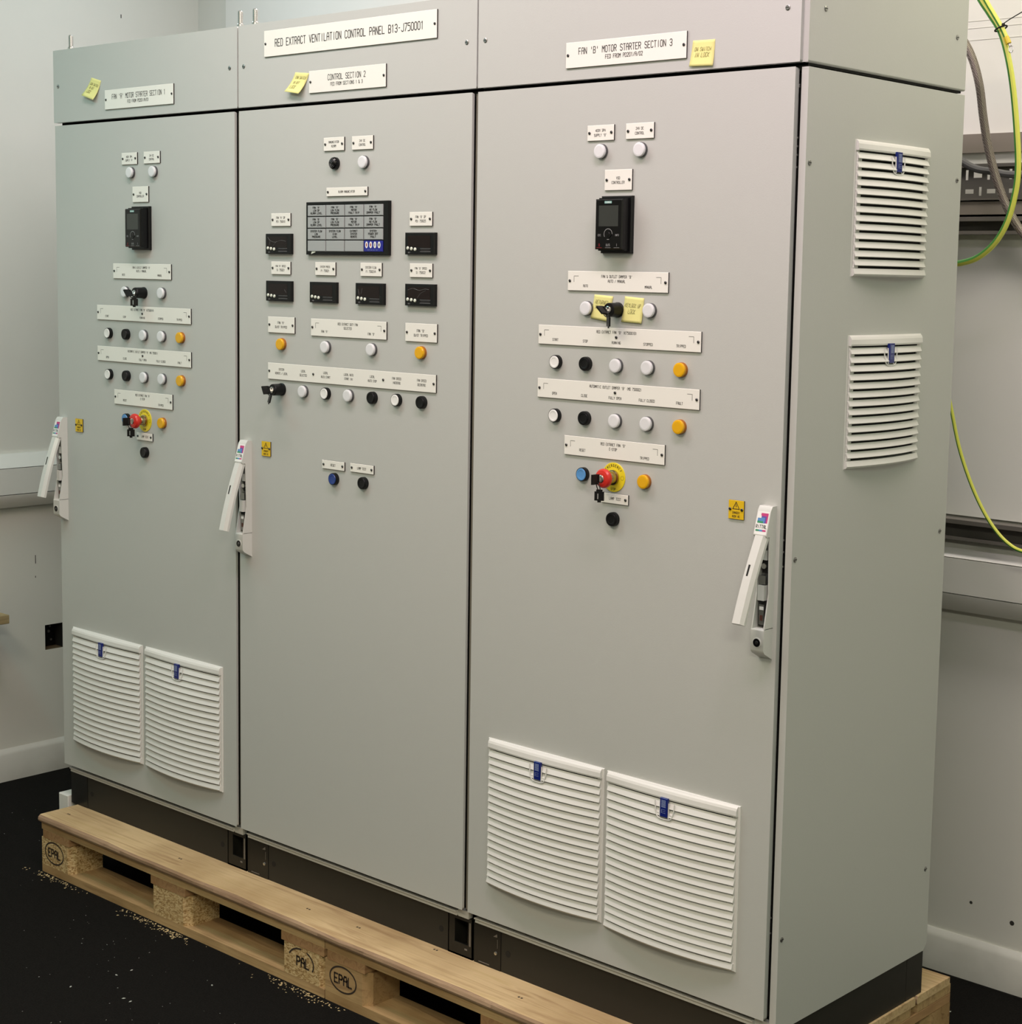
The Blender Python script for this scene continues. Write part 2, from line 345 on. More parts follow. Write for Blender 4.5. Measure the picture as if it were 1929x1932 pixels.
def rail(label, z0, z1, kind, y0=YB - .012, x0=1.7, x1=3.6, d=.041):
    b = MB()
    if kind == 'open':      # channel open to the room
        b.box(x0, x1, y0 - .003, y0, z0, z1, TRAYM); b.box(x0, x1, y0 - d, y0 - .003, z1 - .003, z1, RAILM); b.box(x0, x1, y0 - d, y0 - .003, z0, z0 + .003, RAILM)
        b.box(x0, x1, y0 - d - .002, y0 - d, z1 - .010, z1, RAILM); b.box(x0, x1, y0 - d - .002, y0 - d, z0, z0 + .008, RAILM)
    elif d < .02: b.box(x0, x1, y0 - d, y0, z0, z1, RAILP)      # flat bar
    else:                    # closed back turned to the room
        b.box(x0, x1, y0 - d, y0 - d + .003, z0, z1, RAILP); b.box(x0, x1, y0 - d, y0, z1 - .003, z1, RAILP); b.box(x0, x1, y0 - d, y0, z0, z0 + .003, TRAYM)
    o = part('wall_rail', b, bevel=.001); return tag(o, label, 'steel rail', None)
rail('taupe steel rail highest on the back wall, right of the cabinets', 1.698, 1.741, 'closed', d=.009)
rail('taupe steel rail directly beneath the slotted cable tray', 1.552, 1.5875, 'closed')
rail('open grey steel channel, second below the slotted cable tray', 1.510, 1.550, 'open')
rail('dark open steel channel just above the back wall trunking', 0.797, 0.845, 'open')
# slotted tray standing off the wall, real slots
b = MB(); ty = YB - .046; zt, zb = 1.668, 1.591; rows = ((1.638, 1.653), (1.602, 1.614))
def strip(z0, z1): b.box(1.7, 3.6, ty - .0015, ty, z0, z1, TRAYM)
strip(rows[0][1] + .004, zt); strip(rows[1][1] + .004, rows[0][0] - .004); strip(zb, rows[1][0] - .004)
for (r0, r1), w0 in zip(rows, (2.2107, 2.1912)):
    px = 1.7; x = w0 - .0545 * 9; k = 0
    while x < 3.5:
        wd = .0215 if k % 2 == 0 else .0070
        xa, xb = x, x + wd
        b.box(px, xa, ty - .0015, ty, r0 - .004, r1 + .004, TRAYM)
        if k % 2 == 0: b.box(xa, xb, ty - .0015, ty, r0 - .004, r0 + .001, TRAYM); b.box(xa, xb, ty - .0015, ty, r1 - .001, r1 + .004, TRAYM)
        px = xb; x = xb + .0130; k += 1
    b.box(px, 3.6, ty - .0015, ty, r0 - .004, r1 + .004, TRAYM)
b.box(1.7, 3.6, ty - .012, ty, zt - .001, zt + .002, RAILM); b.box(1.7, 3.6, ty - .012, ty, zb - .003, zb, RAILM); b.box(1.7, 3.6, ty - .0125, ty - .0115, zt - .006, zt, TRAYM)
o = part('cable_tray', b); tag(o, 'dark slotted steel cable tray on the back wall, right of the cabinets', 'cable tray')

# ------------------------------------------------------------ cables at the right
def spline(P, n=8):
    P = [Vector(p) for p in P]; out = []
    for i in range(len(P) - 1):
        p0 = P[max(i - 1, 0)]; p1 = P[i]; p2 = P[i + 1]; p3 = P[min(i + 2, len(P) - 1)]
        for k in range(n):
            t = k / n; out.append(0.5 * ((2 * p1) + (-p0 + p2) * t + (2 * p0 - 5 * p1 + 4 * p2 - p3) * t * t + (-p0 + 3 * p1 - 3 * p2 + p3) * t ** 3))
    out.append(P[-1]); return out
def cable(name, pts, r, m, label, m2=None, twist=0.0, n=10, cat='cable'):
    b = MB(); b.tube(spline(pts), r, m, n, m2, twist); return tag(part(name, b), label, cat)
gy = [(2.17, .8, 2.55), (2.21, .8, 2.25), (2.25, .8, 2.12), (2.314, .8, 2.013), (2.344, .8, 1.971), (2.372, .8, 1.93), (2.392, .8, 1.874), (2.407, .8, 1.807), (2.42, .8, 1.718), (2.427, .8, 1.64), (2.422, .8, 1.584),
      (2.407, .8, 1.528), (2.382, .8, 1.486), (2.348, .8, 1.457), (2.314, .8, 1.444), (2.279, .8, 1.442), (2.2, .8, 1.46), (2.12, .8, 1.52)]
cable('earth_cable', gy, .0068, YCAB, 'long green and yellow earth cable looping down behind the right cabinet', GREEN)
s1 = [(2.19, .79, 2.55), (2.24, .79, 2.2), (2.285, .79, 2.09), (2.335, .79, 2.004), (2.358, .79, 1.969), (2.378, .79, 1.939), (2.387, .79, 1.923), (2.392, .79, 1.912)]
lead = thing('earth_lead', (2.392, .79, 1.912), 'short green and yellow earth lead ending in a ring lug, tied to the long cable', 'cable')
def rel(b, o):
    b.v = [(v[0] - o[0], v[1] - o[1], v[2] - o[2]) for v in b.v]; return b
b = MB(); b.tube(spline(s1), .005, YCAB, 10, GREEN); part('wire', rel(b, s1[-1]), lead, loc=s1[-1])
b = MB(); b.tube([(2.390, .79, 1.917), (2.397, .79, 1.903)], .006, mat('crimp_yellow', (.75, .55, .02), .4), 10); part('crimp_sleeve', rel(b, s1[-1]), lead, loc=s1[-1])
b = MB(); ring = [(2.4025 + .0045 * math.sin(a), .79, 1.891 + .007 * math.cos(a)) for a in [2 * math.pi * k / 14 for k in range(15)]]; b.tube(ring, .0012, STEEL, 6); b.tube([(2.397, .79, 1.903), (2.400, .79, 1.897)], .002, STEEL, 6)
part('ring_lug', rel(b, s1[-1]), lead, loc=s1[-1])
b = MB(); loop = [(2.3745 + .0125 * math.cos(a), .7955 + .012 * math.sin(a), 1.9365 + .0050 * math.cos(a)) for a in [2 * math.pi * k / 16 for k in range(17)]]
b.tube(loop, .0018, GASKET, 6); b.tube([(2.386, .785, 1.945), (2.40, .783, 1.952), (2.45, .78, 1.974), (2.50, .78, 1.992)], .0011, GASKET, 6); b.lathe((2.384, .787, 1.943), [(.0028, -.003), (.0028, .003)], GASKET, 8)
tag(part('cable_tie', b), 'black cable tie round the two earth cables, with a long loose tail', 'cable tie')
cable('earth_cable', [(2.18, .85, 1.50), (2.235, .85, 1.27), (2.252, .85, 1.183), (2.27, .85, 1.113), (2.295, .85, 1.026), (2.333, .85, 0.94), (2.376, .85, 0.873), (2.421, .85, 0.831), (2.469, .85, 0.816), (2.56, .86, 0.82), (2.7, .88, .86)],
      .0042, YCAB, 'green and yellow earth cable sagging in front of the lower wall channel', GREEN)
cable('braided_cable', [(2.14, .85, 2.05), (2.21, .85, 1.99), (2.253, .85, 1.934), (2.281, .85, 1.887), (2.301, .85, 1.829), (2.314, .85, 1.76), (2.327, .85, 1.702), (2.345, .85, 1.645), (2.366, .85, 1.593), (2.391, .85, 1.547), (2.426, .85, 1.502), (2.50, .86, 1.43), (2.65, .9, 1.33)],
      .0092, BRAID, 'thick steel braided cable hanging in front of the slotted tray', n=12)
cable('grey_cable', [(2.10, .93, 1.74), (2.17, .93, 1.70), (2.208, .93, 1.682), (2.229, .93, 1.668), (2.262, .93, 1.653), (2.302, .93, 1.646), (2.341, .93, 1.639), (2.385, .935, 1.637), (2.40, .95, 1.636)],
      .0085, DCAB, 'smooth dark grey cable lying along the slotted tray, behind the braided one')

# ------------------------------------------------------------ pallets and planks
PX0 = 0.040; PY0 = -0.100; PT = -0.136
def epal_mark(b, cx, cz, y, m, partial=0, r=.045, rz=.030):
    n = 40
    for k in range(n):
        if partial == 1 and not (k < 7 or 9 < k < 18 or k > 36): continue
        if partial == 2 and 20 < k < 32: continue
        a0 = 2 * math.pi * k / n; a1 = 2 * math.pi * (k + 1.05) / n; t = .0021
        P = lambda a, rr: (cx + (r + rr) * math.cos(a), y, cz + (rz + rr) * math.sin(a))
        b.poly([P(a0, -t), P(a1, -t), P(a1, t), P(a0, t)], m)
    b.text('PAL' if partial == 1 else 'EPAL', cx + (.006 if partial == 1 else 0), cz - .001, .0215, y, m, cw=.74, th=.20)
BURN = mat('burnt_mark', (0.035, 0.022, 0.014), 0.9)
def pallet(x0, label, marks, blocks_mat, L=1.2):
    root = thing('pallet', (x0 + L / 2, PY0 + .4, FZ), label, 'pallet', 'pallets under the cabinets')
    rl = WL[root.name][0]
    def add(nm, fn, m=None, bevel=.0015):
        b = MB(); fn(b); c = [sum(v[i] for v in b.v) / len(b.v) for i in range(3)]
        part(nm, rel(b, c), root, loc=c, bevel=bevel)
    for yo, wd in ((0, .145), (.1725, .1), (.3275, .145), (.5275, .1), (.655, .145)):
        add('deck_board', lambda b: b.box(x0, x0 + L, PY0 + yo, PY0 + yo + wd, PT - .022, PT, DECKM))
    XO = (0, (L - .145) / 2, L - .145)
    for xo in XO:
        add('stringer_board', lambda b: b.box(x0 + xo - (.010 if xo > 0 else -.008), x0 + xo + (.137 if xo < L / 2 else .145), PY0 - .001, PY0 + .8, PT - .044, PT - .022, STRM))
    for i, xo in enumerate(XO):
        for j, yo in enumerate((0, .3275, .7)):
            mk = marks[i] if j == 0 else None; bm = blocks_mat[i]
            def blk(b):
                ya = PY0 + yo; yb = ya + (.1 if j != 1 else .145)
                c = .018
                b.prism([(x0 + xo + (.0 if i else .0), ya), (x0 + xo + .145 - c, ya), (x0 + xo + .145, ya + c), (x0 + xo + .145, yb), (x0 + xo, yb)], PT - .122, PT - .044, bm, 'z')
                if mk is not None: epal_mark(b, x0 + xo + .062, PT - .080, ya - .0004, BURN, mk)
            add('block', blk, bevel=0)
    for yo, wd in ((0, .1), (.3275, .145), (.7, .1)):
        add('bottom_board', lambda b: b.box(x0, x0 + L, PY0 + yo, PY0 + yo + wd, PT - .144, PT - .122, DECKM))
    return root
pallet(PX0, 'worn wooden pallet at the left end under the left and middle cabinets', (0, None, 1), (CHIPB, CHIPB, CHIPB))
pallet(PX0 + 1.2035, 'wooden pallet at the right end under the right cabinet, clear oval mark on its block', (0, None, None), (DECKM, CHIPB, DECKM), L=1.169)
NAIL = mat('nail_head', (0.05, 0.035, 0.022), 0.7)
def plank(y0, y1, label, nails, x1=2.415):
    b = MB(); z0, z1 = PT, PT + .018; n = 30
    top = []; x0 = PX0 - .006
    for k in range(n + 1):
        x = x0 + (x1 - x0) * k / n; j = (.0022 * math.sin(x * 9 + y0 * 5) + .0015 * math.sin(x * 23))
        top.append([(x, y0 + .002 + j * .3, z0), (x, y0 + j * .4, z0 + .005), (x, y0 + .001 + j, z1 - .006), (x, y0 + .006 + j * 1.2, z1 - .001), (x, y0 + .011, z1), (x, y1, z1), (x, y1, z0)])
    for k in range(n):
        for i in range(7):
            j = (i + 1) % 7; b.poly([top[k][i], top[k + 1][i], top[k + 1][j], top[k][j]], EDGEM if i in (0, 1, 2) else PLANKM, False)
    b.poly(top[0], PLANKM); b.poly(top[-1][::-1], PLANKM)
    for (nx, ny) in nails:
        for d in (-.004, .004): b.lathe((nx + d, ny, z1 - .0002), [(.0028, 0), (.0028, .0006)], NAIL, 8, 'z')
    c = (1.2, (y0 + y1) / 2, z0); o = part('timber_plank', rel(b, c), loc=c)
    return tag(o, label, 'plank')
plank(-0.108, 0.037, 'long front pine plank laid on both pallets, before the black plinth', [(0.091, -.046), (0.605, -.043), (1.108, -.037), (1.279, -.03), (1.501, .004), (1.81, -.048)])
plank(0.046, 0.292, 'pine plank directly behind the long front plank, only its right end shows', [])
plank(0.300, 0.540, 'pine plank before the rear one under the cabinets, only its right end shows', [])
plank(0.548, 0.690, 'rear pine plank under the back edge of the cabinets, near the wall', [(2.36, .63)])

# ------------------------------------------------------------ other loose things
BX0, BX1 = XL + .002, -0.60
b = MB(); b.box(BX0, BX1, -1.9, 0.187, 0.283, 0.311, wood('bench_wood', (.42, .33, .17), (.50, .40, .22), (.34, .26, .13), stretch=(16, 1.2, 16)))
o = part('bench_top', b, bevel=.002); tag(o, 'end of a narrow pale wooden bench top against the left wall', 'bench')
b = MB()
for (xa, xb, ya, yb) in ((XL + .002, -.745, -1.80, -1.74), (XL + .002, -.745, -.62, -.56)): b.box(xa, xb, ya, yb, FZ, .283, RAILP)
part('leg_frame', rel(b, (0, 0, 0)), o, loc=(0, 0, 0))
b = MB(); b.cbox(-.052, -.004, 0.012, 0.075, FZ + .0, -0.100, .002, TRUNK)
o = part('trunking_offcut', b); tag(o, 'white trunking offcut standing behind the left end of the front plank', 'offcut')
b = MB()
random.seed(3)
def chip(b, x, y, s, m, z=FZ):
    a = random.random() * 6.28; c, d = math.cos(a) * s, math.sin(a) * s; h = s * .35
    b.raw([(x - c, y - d, z), (x + d * .5, y - c * .5, z), (x + c, y + d, z), (x - d * .5, y + c * .5, z), (x, y, z + h)], [(0, 1, 4), (1, 2, 4), (2, 3, 4), (3, 0, 4)], m)
for k in range(330):
    cx = random.choice((.10, .52, .66, 1.12, 1.22, .63, .16)) + random.gauss(0, .05); chip(b, cx, -.106 - abs(random.gauss(0, .014)), random.uniform(.0015, .0042), CHIPS)
tag(part('wood_shavings', b), 'pale wood shavings along the foot of the left pallet', 'wood shavings')['kind'] = 'stuff'
b = MB()
for k in range(150): chip(b, random.uniform(.3, 2.2), random.uniform(-.9, -.14), random.uniform(.0008, .0022), DUST)
for k in range(40): chip(b, random.uniform(-.5, .1), random.uniform(-.3, .6), random.uniform(.0008, .002), DUST)
for (x, y) in ((0.786, -0.359), (0.788, -0.318), (0.909, -0.422), (0.934, -0.421), (0.995, -0.236), (0.766, -0.471), (2.33, .86)): chip(b, x, y, .005, DUST)
tag(part('floor_debris', b), 'tiny pale crumbs scattered over the black carpet', 'debris')['kind'] = 'stuff'

# ------------------------------------------------------------ cabinet fittings
cab_root = None
DSCREW = mat('dark_screw', (0.10, 0.10, 0.10), 0.3, 1.0)
def screw_mesh(r=.0035, m=None):
    b = MB(); b.lathe((0, 0, 0), [(r, 0), (r, .001), (r * .7, .0018)], m or ZINC, 12); b.box(-r * .75, r * .75, -.0021, -.0018, -.0006, .0006, GASKET); return b.mesh('screw')
SCREW = screw_mesh(.0030, m=DSCREW)
SCREWB = screw_mesh(.0052)
def nameplate(parent, cx, cz, w_, h_, lines, screws=None, brackets=False, y=0.0, name='nameplate'):
    t = .0036; b = MB(); b.cbox(-w_ / 2, w_ / 2, -t, 0, -h_ / 2, h_ / 2, .0006, WHITE, BLACK)
    for (tx, dx, dz, th) in lines:
        cwid = .62 if th > .008 else .66
        b.text(tx, dx, dz, th, -t - .00015, INK, cwid, .15 if th < .008 else .12)
    if brackets:
        for s in (-1, 1):
            x = s * (w_ / 2 - .017); zt = h_ / 2 - .010; yy = -t - .00015; q = .0004
            b.poly([(x - q, yy, zt - .012), (x + q, yy, zt - .012), (x + q, yy, zt), (x - q, yy, zt)], INK)
            xa, xb = (x, x + .012) if s < 0 else (x - .012, x)
            b.poly([(xa, yy, zt - q), (xb, yy, zt - q), (xb, yy, zt + q), (xa, yy, zt + q)], INK)
    o = part(name, b, parent, loc=(cx, y, cz))
    for (sx, sz) in (screws if screws is not None else ((-w_ / 2 + .006, 0), (w_ / 2 - .006, 0))):
        part('screw', SCREW, o, loc=(cx + sx, y - t, cz + sz), rot=(0, math.radians(40), 0))
    return o
def ring_mesh(r=.0142, d=.010, m=BLACK):
    b = MB(); b.lathe((0, 0, 0), [(r, 0), (r, d * .75), (r * .95, d), (r * .90, d), (r * .89, d * .5)], m, 28); return b.mesh('bezel')
RINGB = ring_mesh(m=BLACK, d=.0098); RINGG = ring_mesh(m=LAMPRIM, d=.0058, r=.0145); RINGA = ring_mesh(m=AMBERD, d=.0058, r=.0145)
def cap_mesh(m, r, d0, d1, dish):
    b = MB(); p = [(r, d0), (r, d1 - .0010), (r * .95, d1)]
    if dish: p += [(r * .70, d1), (r * .62, d1 - .0004), (r * .3, d1 - .0006)]
    else: p += [(r * .75, d1 + .0006)]
    b.lathe((0, 0, 0), p, m, 28); return b.mesh('cap')
CAPS = {'white': cap_mesh(BTNW, .0124, .004, .0108, True), 'black': cap_mesh(BLACK, .0124, .004, .0108, True), 'lblue': cap_mesh(BLUEL, .0124, .004, .0108, True), 'dblue': cap_mesh(BLUED, .0124, .004, .0108, True),
        'lens': cap_mesh(LENSW, .0137, .003, .0108, False), 'amber': cap_mesh(AMBER, .0137, .003, .0108, False)}
def control(parent, kind, x, z, extra=None):
    if kind in ('lens', 'amber'):
        o = part('indicator_lamp', RINGG if kind == 'lens' else RINGA, parent, loc=(x, 0, z)); part('lens', CAPS[kind], o, loc=(x, 0, z))
    else:
        o = part('push_button', RINGB, parent, loc=(x, 0, z)); part('button_cap', CAPS[kind], o, loc=(x, 0, z))
        if kind != 'black': o['label'] = {'white': 'push button with white cap', 'lblue': 'push button with light blue cap', 'dblue': 'push button with dark blue cap'}[kind]
    if kind == 'amber': o['label'] = 'amber indicator lamp'
    return o
_b = MB(); _b.lathe((0, 0, 0), [(.0150, 0), (.0150, .004), (.0142, .0045), (.0138, .028), (.0128, .030), (.0075, .030)], BLACK, 30); KSB = _b.mesh('key_switch')
_b = MB(); _b.lathe((0, 0, 0), [(.0072, .029), (.0072, .0315), (.006, .032)], STEEL, 20); _b.box(-.0008, .0008, -.0325, -.032, -.005, .005, GASKET); KSL = _b.mesh('lock_cylinder')
def key_switch(parent, x, z):
    o = part('key_switch', KSB, parent, loc=(x, 0, z)); part('lock_cylinder', KSL, o, loc=(x, 0, z), label='bright metal lock cylinder'); return o
def estop(parent, x, z):
    b = MB(); b.lathe((0, 0, 0), [(.0295, 0), (.0295, .0012), (.029, .0016)], YEL, 40)
    txt = 'EMERGENCY'
    for i, ch in enumerate(txt):
        a = math.radians(52 - i * 13)
        def tr(p, a=a):
            xx, zz = p[0], p[2] + .0235
            return (xx * math.cos(a) - zz * math.sin(a), p[1], xx * math.sin(a) + zz * math.cos(a))
        b.text(ch, 0, 0, .0048, -.0018, INK, .72, .16, tr=tr)
    b.text('STOP', 0, -.0235, .0046, -.0018, INK, .72, .16)
    for k in range(12):
        a0, a1 = 2 * math.pi * k / 12, 2 * math.pi * (k + .8) / 12
        P = lambda a, r: (.0225 + r * math.cos(a), -.0018, r * math.sin(a)); b.poly([P(a0, .0036), P(a1, .0036), P(a1, .0042), P(a0, .0042)], INK)
    o = part('emergency_stop', b, parent, loc=(x, 0, z))
    b = MB(); b.lathe((0, 0, 0), [(.0150, .0016), (.0150, .006), (.0125, .007), (.0115, .0155), (.0105, .018)], BRASS, 24); part('collar', b, o, loc=(x, 0, z))
    b = MB(); b.lathe((0, 0, 0), [(.0100, .015), (.0105, .020), (.0135, .024), (.0185, .0275), (.0196, .031), (.0190, .035), (.0165, .0385), (.0110, .0400), (.0075, .0400)], RED, 36); part('mushroom_head', b, o, loc=(x, 0, z))
    b = MB(); b.lathe((0, 0, 0), [(.0076, .0395), (.0076, .0412), (.006, .042)], STEEL, 18); b.box(-.0008, .0008, -.0424, -.042, -.005, .005, GASKET); part('lock_cylinder', b, o, loc=(x, 0, z))
    return o
def key_mesh():
    """key lying along +y: blade from y=0 to .012, bow from y=0 to -.024, bow in the y-z plane"""
    b = MB(); t = .0018
    def ringbox(y0, y1, z0, z1):
        b.box(-t, t, y0, y1, z0, z1, BLACK)
    ringbox(-.024, -.0095, -.0100, .0100); ringbox(-.0095, -.0065, -.0100, -.0070); ringbox(-.0095, -.0065, .0070, .0100); ringbox(-.0065, -.003, -.0095, .0095)
    b.box(-.001, .001, -.003, .010, -.0036, .0036, STEEL)
    return b.mesh('key')
KEYM = key_mesh()
_b = MB(); _t = .0018        # hanging key: head downwards, held by its black shoulder
for (za, zb, xa, xb) in ((-.0235, -.0205, -.0095, .0095), (-.0205, -.0095, -.0095, -.0040), (-.0205, -.0095, -.0018, .0095), (-.0095, -.0055, -.0095, .0095), (-.0055, -.0015, -.0060, .0060)): _b.box(xa, xb, -_t, _t, za, zb, BLACK)
_b.box(-.0035, .0035, -.0009, .0009, -.0270, -.0235, BLACK)
KEYH = _b.mesh('key')
def key_pair(x, z, yf, roll, hang, label, hang_rot):
    """one key pushed in the lock, a second one hanging from it on a small ring"""
    r = thing('key_pair', (x, yf, z), label, 'keys', 'keys left in the panel locks')
    part('key', KEYM, r, loc=(x, yf - .001, z), rot=(0, roll, 0))
    hx, hy, hz = hang
    k = part('key', KEYH, r, loc=(hx, hy, hz), rot=hang_rot)
    b = MB(); p0 = Vector((x, yf - .0085, z - .008)); p1 = Vector((hx, hy, hz - .003)); mid = (p0 + p1) / 2; ln = (p1 - p0).length / 2 + .002
    d = (p1 - p0).normalized(); sd = d.cross(Vector((0, 1, 0))).normalized()
    if sd.length < .1: sd = Vector((1, 0, 0))
    pts = [tuple(mid - Vector((x, yf, z)) + d * ln * math.cos(a) + sd * .0035 * math.sin(a)) for a in [2 * math.pi * i / 16 for i in range(17)]]
    b.tube(pts, .0011, BLACK, 6); part('key_ring', b, r, loc=(x, yf, z))
def drive_panel(parent, x, z):
    b = MB(); b.cbox(-.039, .039, -.008, 0, -.0555, .0555, .002, BLACK); b.box(-.033, .033, -.021, -.008, -.051, .051, BLACK)
    o = part('drive_keypad', b, parent, loc=(x, 0, z))
    b = MB(); b.cbox(-.0345, .0345, -.031, -.021, -.0485, .0485, .0025, BLACKG)
    yy = -.03115
    b.poly([(-.0245, yy, -.004), (.0245, yy, -.004), (.0245, yy, .036), (-.0245, yy, .036)], SCREENG)
    b.poly([(-.0105, yy, .0400), (.0075, yy, .0400), (.0075, yy, .0445), (-.0105, yy, .0445)], TURQ)
    b.text('SIEMENS', -.0015, .0422, .0026, yy - .0001, BTNW, .88, .2)
    for k in range(24):
        a0, a1 = 2 * math.pi * k / 24, 2 * math.pi * (k + 1) / 24; P = lambda a, r: (r * math.cos(a), yy, -.0190 + r * math.sin(a))
        if k < 14 or k in (17, 18): b.poly([P(a0, .0098), P(a1, .0098), P(a1, .0108), P(a0, .0108)], GREYINK)
    for (sx, sz, tx) in ((-.022, -.021, 'ESC'), (.022, -.021, 'INFO')): b.text(tx, sx, sz, .0036, yy, GREYINK, .72, .15)
    for (sx, tx, m) in ((-.022, 'O', REDINK), (0, 'H/A', GREYINK), (.022, 'I', GREYINK)):
        b.text(tx, sx, -.040, .0048, yy, m, .7, .14)
        q = .0003
        b.poly([(sx - .007, yy, -.0455), (sx + .007, yy, -.0455), (sx + .007, yy, -.0449), (sx - .007, yy, -.0449)], m)
    f = part('keypad_face', b, o, loc=(x, 0, z))
    b = MB(); b.lathe((0, 0, 0), [(.0085, .031), (.0080, .0322), (.0045, .0322), (.004, .0328)], BLACKG, 20); part('jog_dial', b, o, loc=(x, 0, z - .019))
def meter(parent, x, z, glints=None):
    b = MB(); W_, H_ = .0465, .0237; d = .009
    b.cbox(-W_, W_, -d, 0, -H_, H_, .0018, BLACK)
    b.poly([(-.036, -d - .0002, -.006), (.034, -d - .0002, -.010), (.034, -d - .0002, .017), (-.036, -d - .0002, .017)], DISP)
    b.poly([(.006, -d - .0003, -.0165), (.0335, -d - .0003, -.0165), (.0335, -d - .0003, -.0115), (.003, -d - .0003, -.0115)], GASKET)
    for (za, zb) in ((-.0178, -.0170), (-.0110, -.0104)): b.poly([(.002, -d - .0003, za), (.035, -d - .0003, za), (.035, -d - .0003, zb), (.002, -d - .0003, zb)], LENSRIM)
    b.text('WEST', -.032, -.0195, .0022, -d - .0003, GREYINK, .8, .2)
    if glints:  # reflection squiggles drawn as thin grey strokes
        for c in glints: b.tube(spline([(px, -d - .0004, pz) for px, pz in c], 4), .00035, GLINT, 5)
    o = part('panel_meter', b, parent, loc=(x, 0, z))
    for i in range(3):
        bb = MB(); bb.lathe((0, 0, 0), [(.0038, 0), (.0038, .0012), (.0024, .0024)], BTNMM, 16); part('meter_key', bb, o, loc=(x - .036 + .0115 * i, -d, z - .0100 - .0012 * i))
BTNMM = mat('pale_green_key', (.70, .74, .64), .4)
def annunciator(parent, x0, x1, z0, z1):
    cx, cz = (x0 + x1) / 2, (z0 + z1) / 2; W_, H_ = (x1 - x0) / 2, (z1 - z0) / 2; d = .008
    b = MB(); b.cbox(-W_, W_, -d, 0, -H_, H_, .0012, BLACKG)
    o = part('alarm_annunciator', b, parent, loc=(cx, 0, cz))
    T = [["FAN 'A'", 'LOW DP', 'ALARM LEVEL'], ["FAN 'A'", 'LOW FLOW', 'PRESSURE'], ["FAN 'A'", 'MOTOR', 'FAULT TRIP'], ["FAN 'A'", 'NO FLOW', 'DAMPER FAULT'],
         ["FAN 'B'", 'LOW DP', 'ALARM LEVEL'], ["FAN 'B'", 'LOW FLOW', 'PRESSURE'], ["FAN 'B'", 'MOTOR', 'FAULT TRIP'], ["FAN 'B'", 'NO FLOW', 'DAMPER FAULT'],
         ['SYSTEM FLOW', 'LOW', 'PRESSURE'], ['SYSTEM FLOW', 'HIGH', 'LEVEL'], ['EXTRACT', 'SYSTEM', 'REMOTE'], ['SYSTEM', 'POWER OFF', 'FAULT'], [], [], []]
    ax0, ax1, az0, az1 = -W_ + .0075, W_ - .0155, -H_ + .0065, H_ - .0065; cw, ch = (ax1 - ax0) / 4, (az1 - az0) / 4
    for i in range(16):
        r, c = divmod(i, 4); px = ax0 + (c + .5) * cw; pz = az1 - (r + .5) * ch
        b = MB(); last = i == 15
        b.cbox(-cw / 2 + .0012, cw / 2 - .0012, -.0024, 0, -ch / 2 + .0012, ch / 2 - .0012, .0009, PADB if last else TILE)
        if last:
            for k in range(4):
                xx = -.0215 + .0138 * k
                pts = [(xx + .0046 * math.cos(a), -.0026, .003 + .0074 * math.sin(a)) for a in [2 * math.pi * j / 18 for j in range(18)]]; b.poly(pts, BTNW)
                pts = [(xx + .0018 * math.cos(a), -.0028, .003 + .0040 * math.sin(a)) for a in [2 * math.pi * j / 12 for j in range(12)]]; b.poly(pts, (REDINK, REDINK, GREYINK, INK)[k])
            b.text('MUTE ACK RST TEST', -.001, -.0085, .0022, -.0026, BADGEL, .95, .2)
        else:
            for k, t in enumerate(T[i]): b.text(t, 0, .0068 - .0064 * k, .0040, -.0026, INK, .92, .26)
        part('touch_pad' if last else 'legend_window', b, o, loc=(cx + px, -d, cz + pz))
    b = MB(); b.prism([(-.0075, -.003), (.0075, .001), (.0065, .006), (-.005, .003)], -.0008, 0, BTNMM, 'y'); part('tape_scrap', b, o, loc=(cx - W_ + .027, -d, cz - H_ + .0045))
def buzzer(parent, x, z):
    b = MB(); b.lathe((0, 0, 0), [(.0142, 0), (.0142, .006), (.0128, .010), (.009, .0135), (.003, .0145)], BLACKG, 28)
    o = part('alarm_sounder', b, parent, loc=(x, 0, z))
    b = MB()
    for k in range(3):
        rr = .0035 + .0032 * k; yy = -(.0150 - .0012 * k)
        for sgn in (0, 1):
            pts = [(rr * math.cos(a), yy, rr * math.sin(a)) for a in [math.radians(20 + 125 * j / 6 + 180 * sgn) for j in range(7)]]; b.tube(pts, .0004, LENSRIM, 5)
    part('sound_slot', b, o, loc=(x, 0, z))
def danger_label(parent, x, z, w_=.035, h_=.0355):
    b = MB(); t = .003; b.cbox(-w_ / 2, w_ / 2, -t, 0, -h_ / 2, h_ / 2, .0005, YELL, BURN); yy = -t - .0002
    A = [(-.0075, .0015), (.0075, .0015), (0, .0145)]
    for i in range(3):
        p, q = Vector(A[i]), Vector(A[(i + 1) % 3]); d = (q - p).normalized(); n = Vector((-d.y, d.x)) * .0007
        b.poly([(v.x, yy, v.y) for v in (p - n - d * .0007, q - n + d * .0007, q + n + d * .0007, p + n - d * .0007)], BURN)
    b.poly([(-.0003, yy, .0105), (.0008, yy, .0105), (.0002, yy, .0072), (.0016, yy, .0072), (-.0003, yy, .0030), (.0002, yy, .0062), (-.0013, yy, .0062)], BURN)
    b.text('DANGER', 0, -.0055, .0040, yy, BURN, .68, .15); b.text('400V AC', 0, -.0125, .0040, yy, BURN, .66, .15)
    o = part('danger_label', b, parent, loc=(x, 0, z))
    for s in (-1, 1): part('screw', SCREW, o, loc=(x + s * .0135, -t, z + .0010))
GR = {}
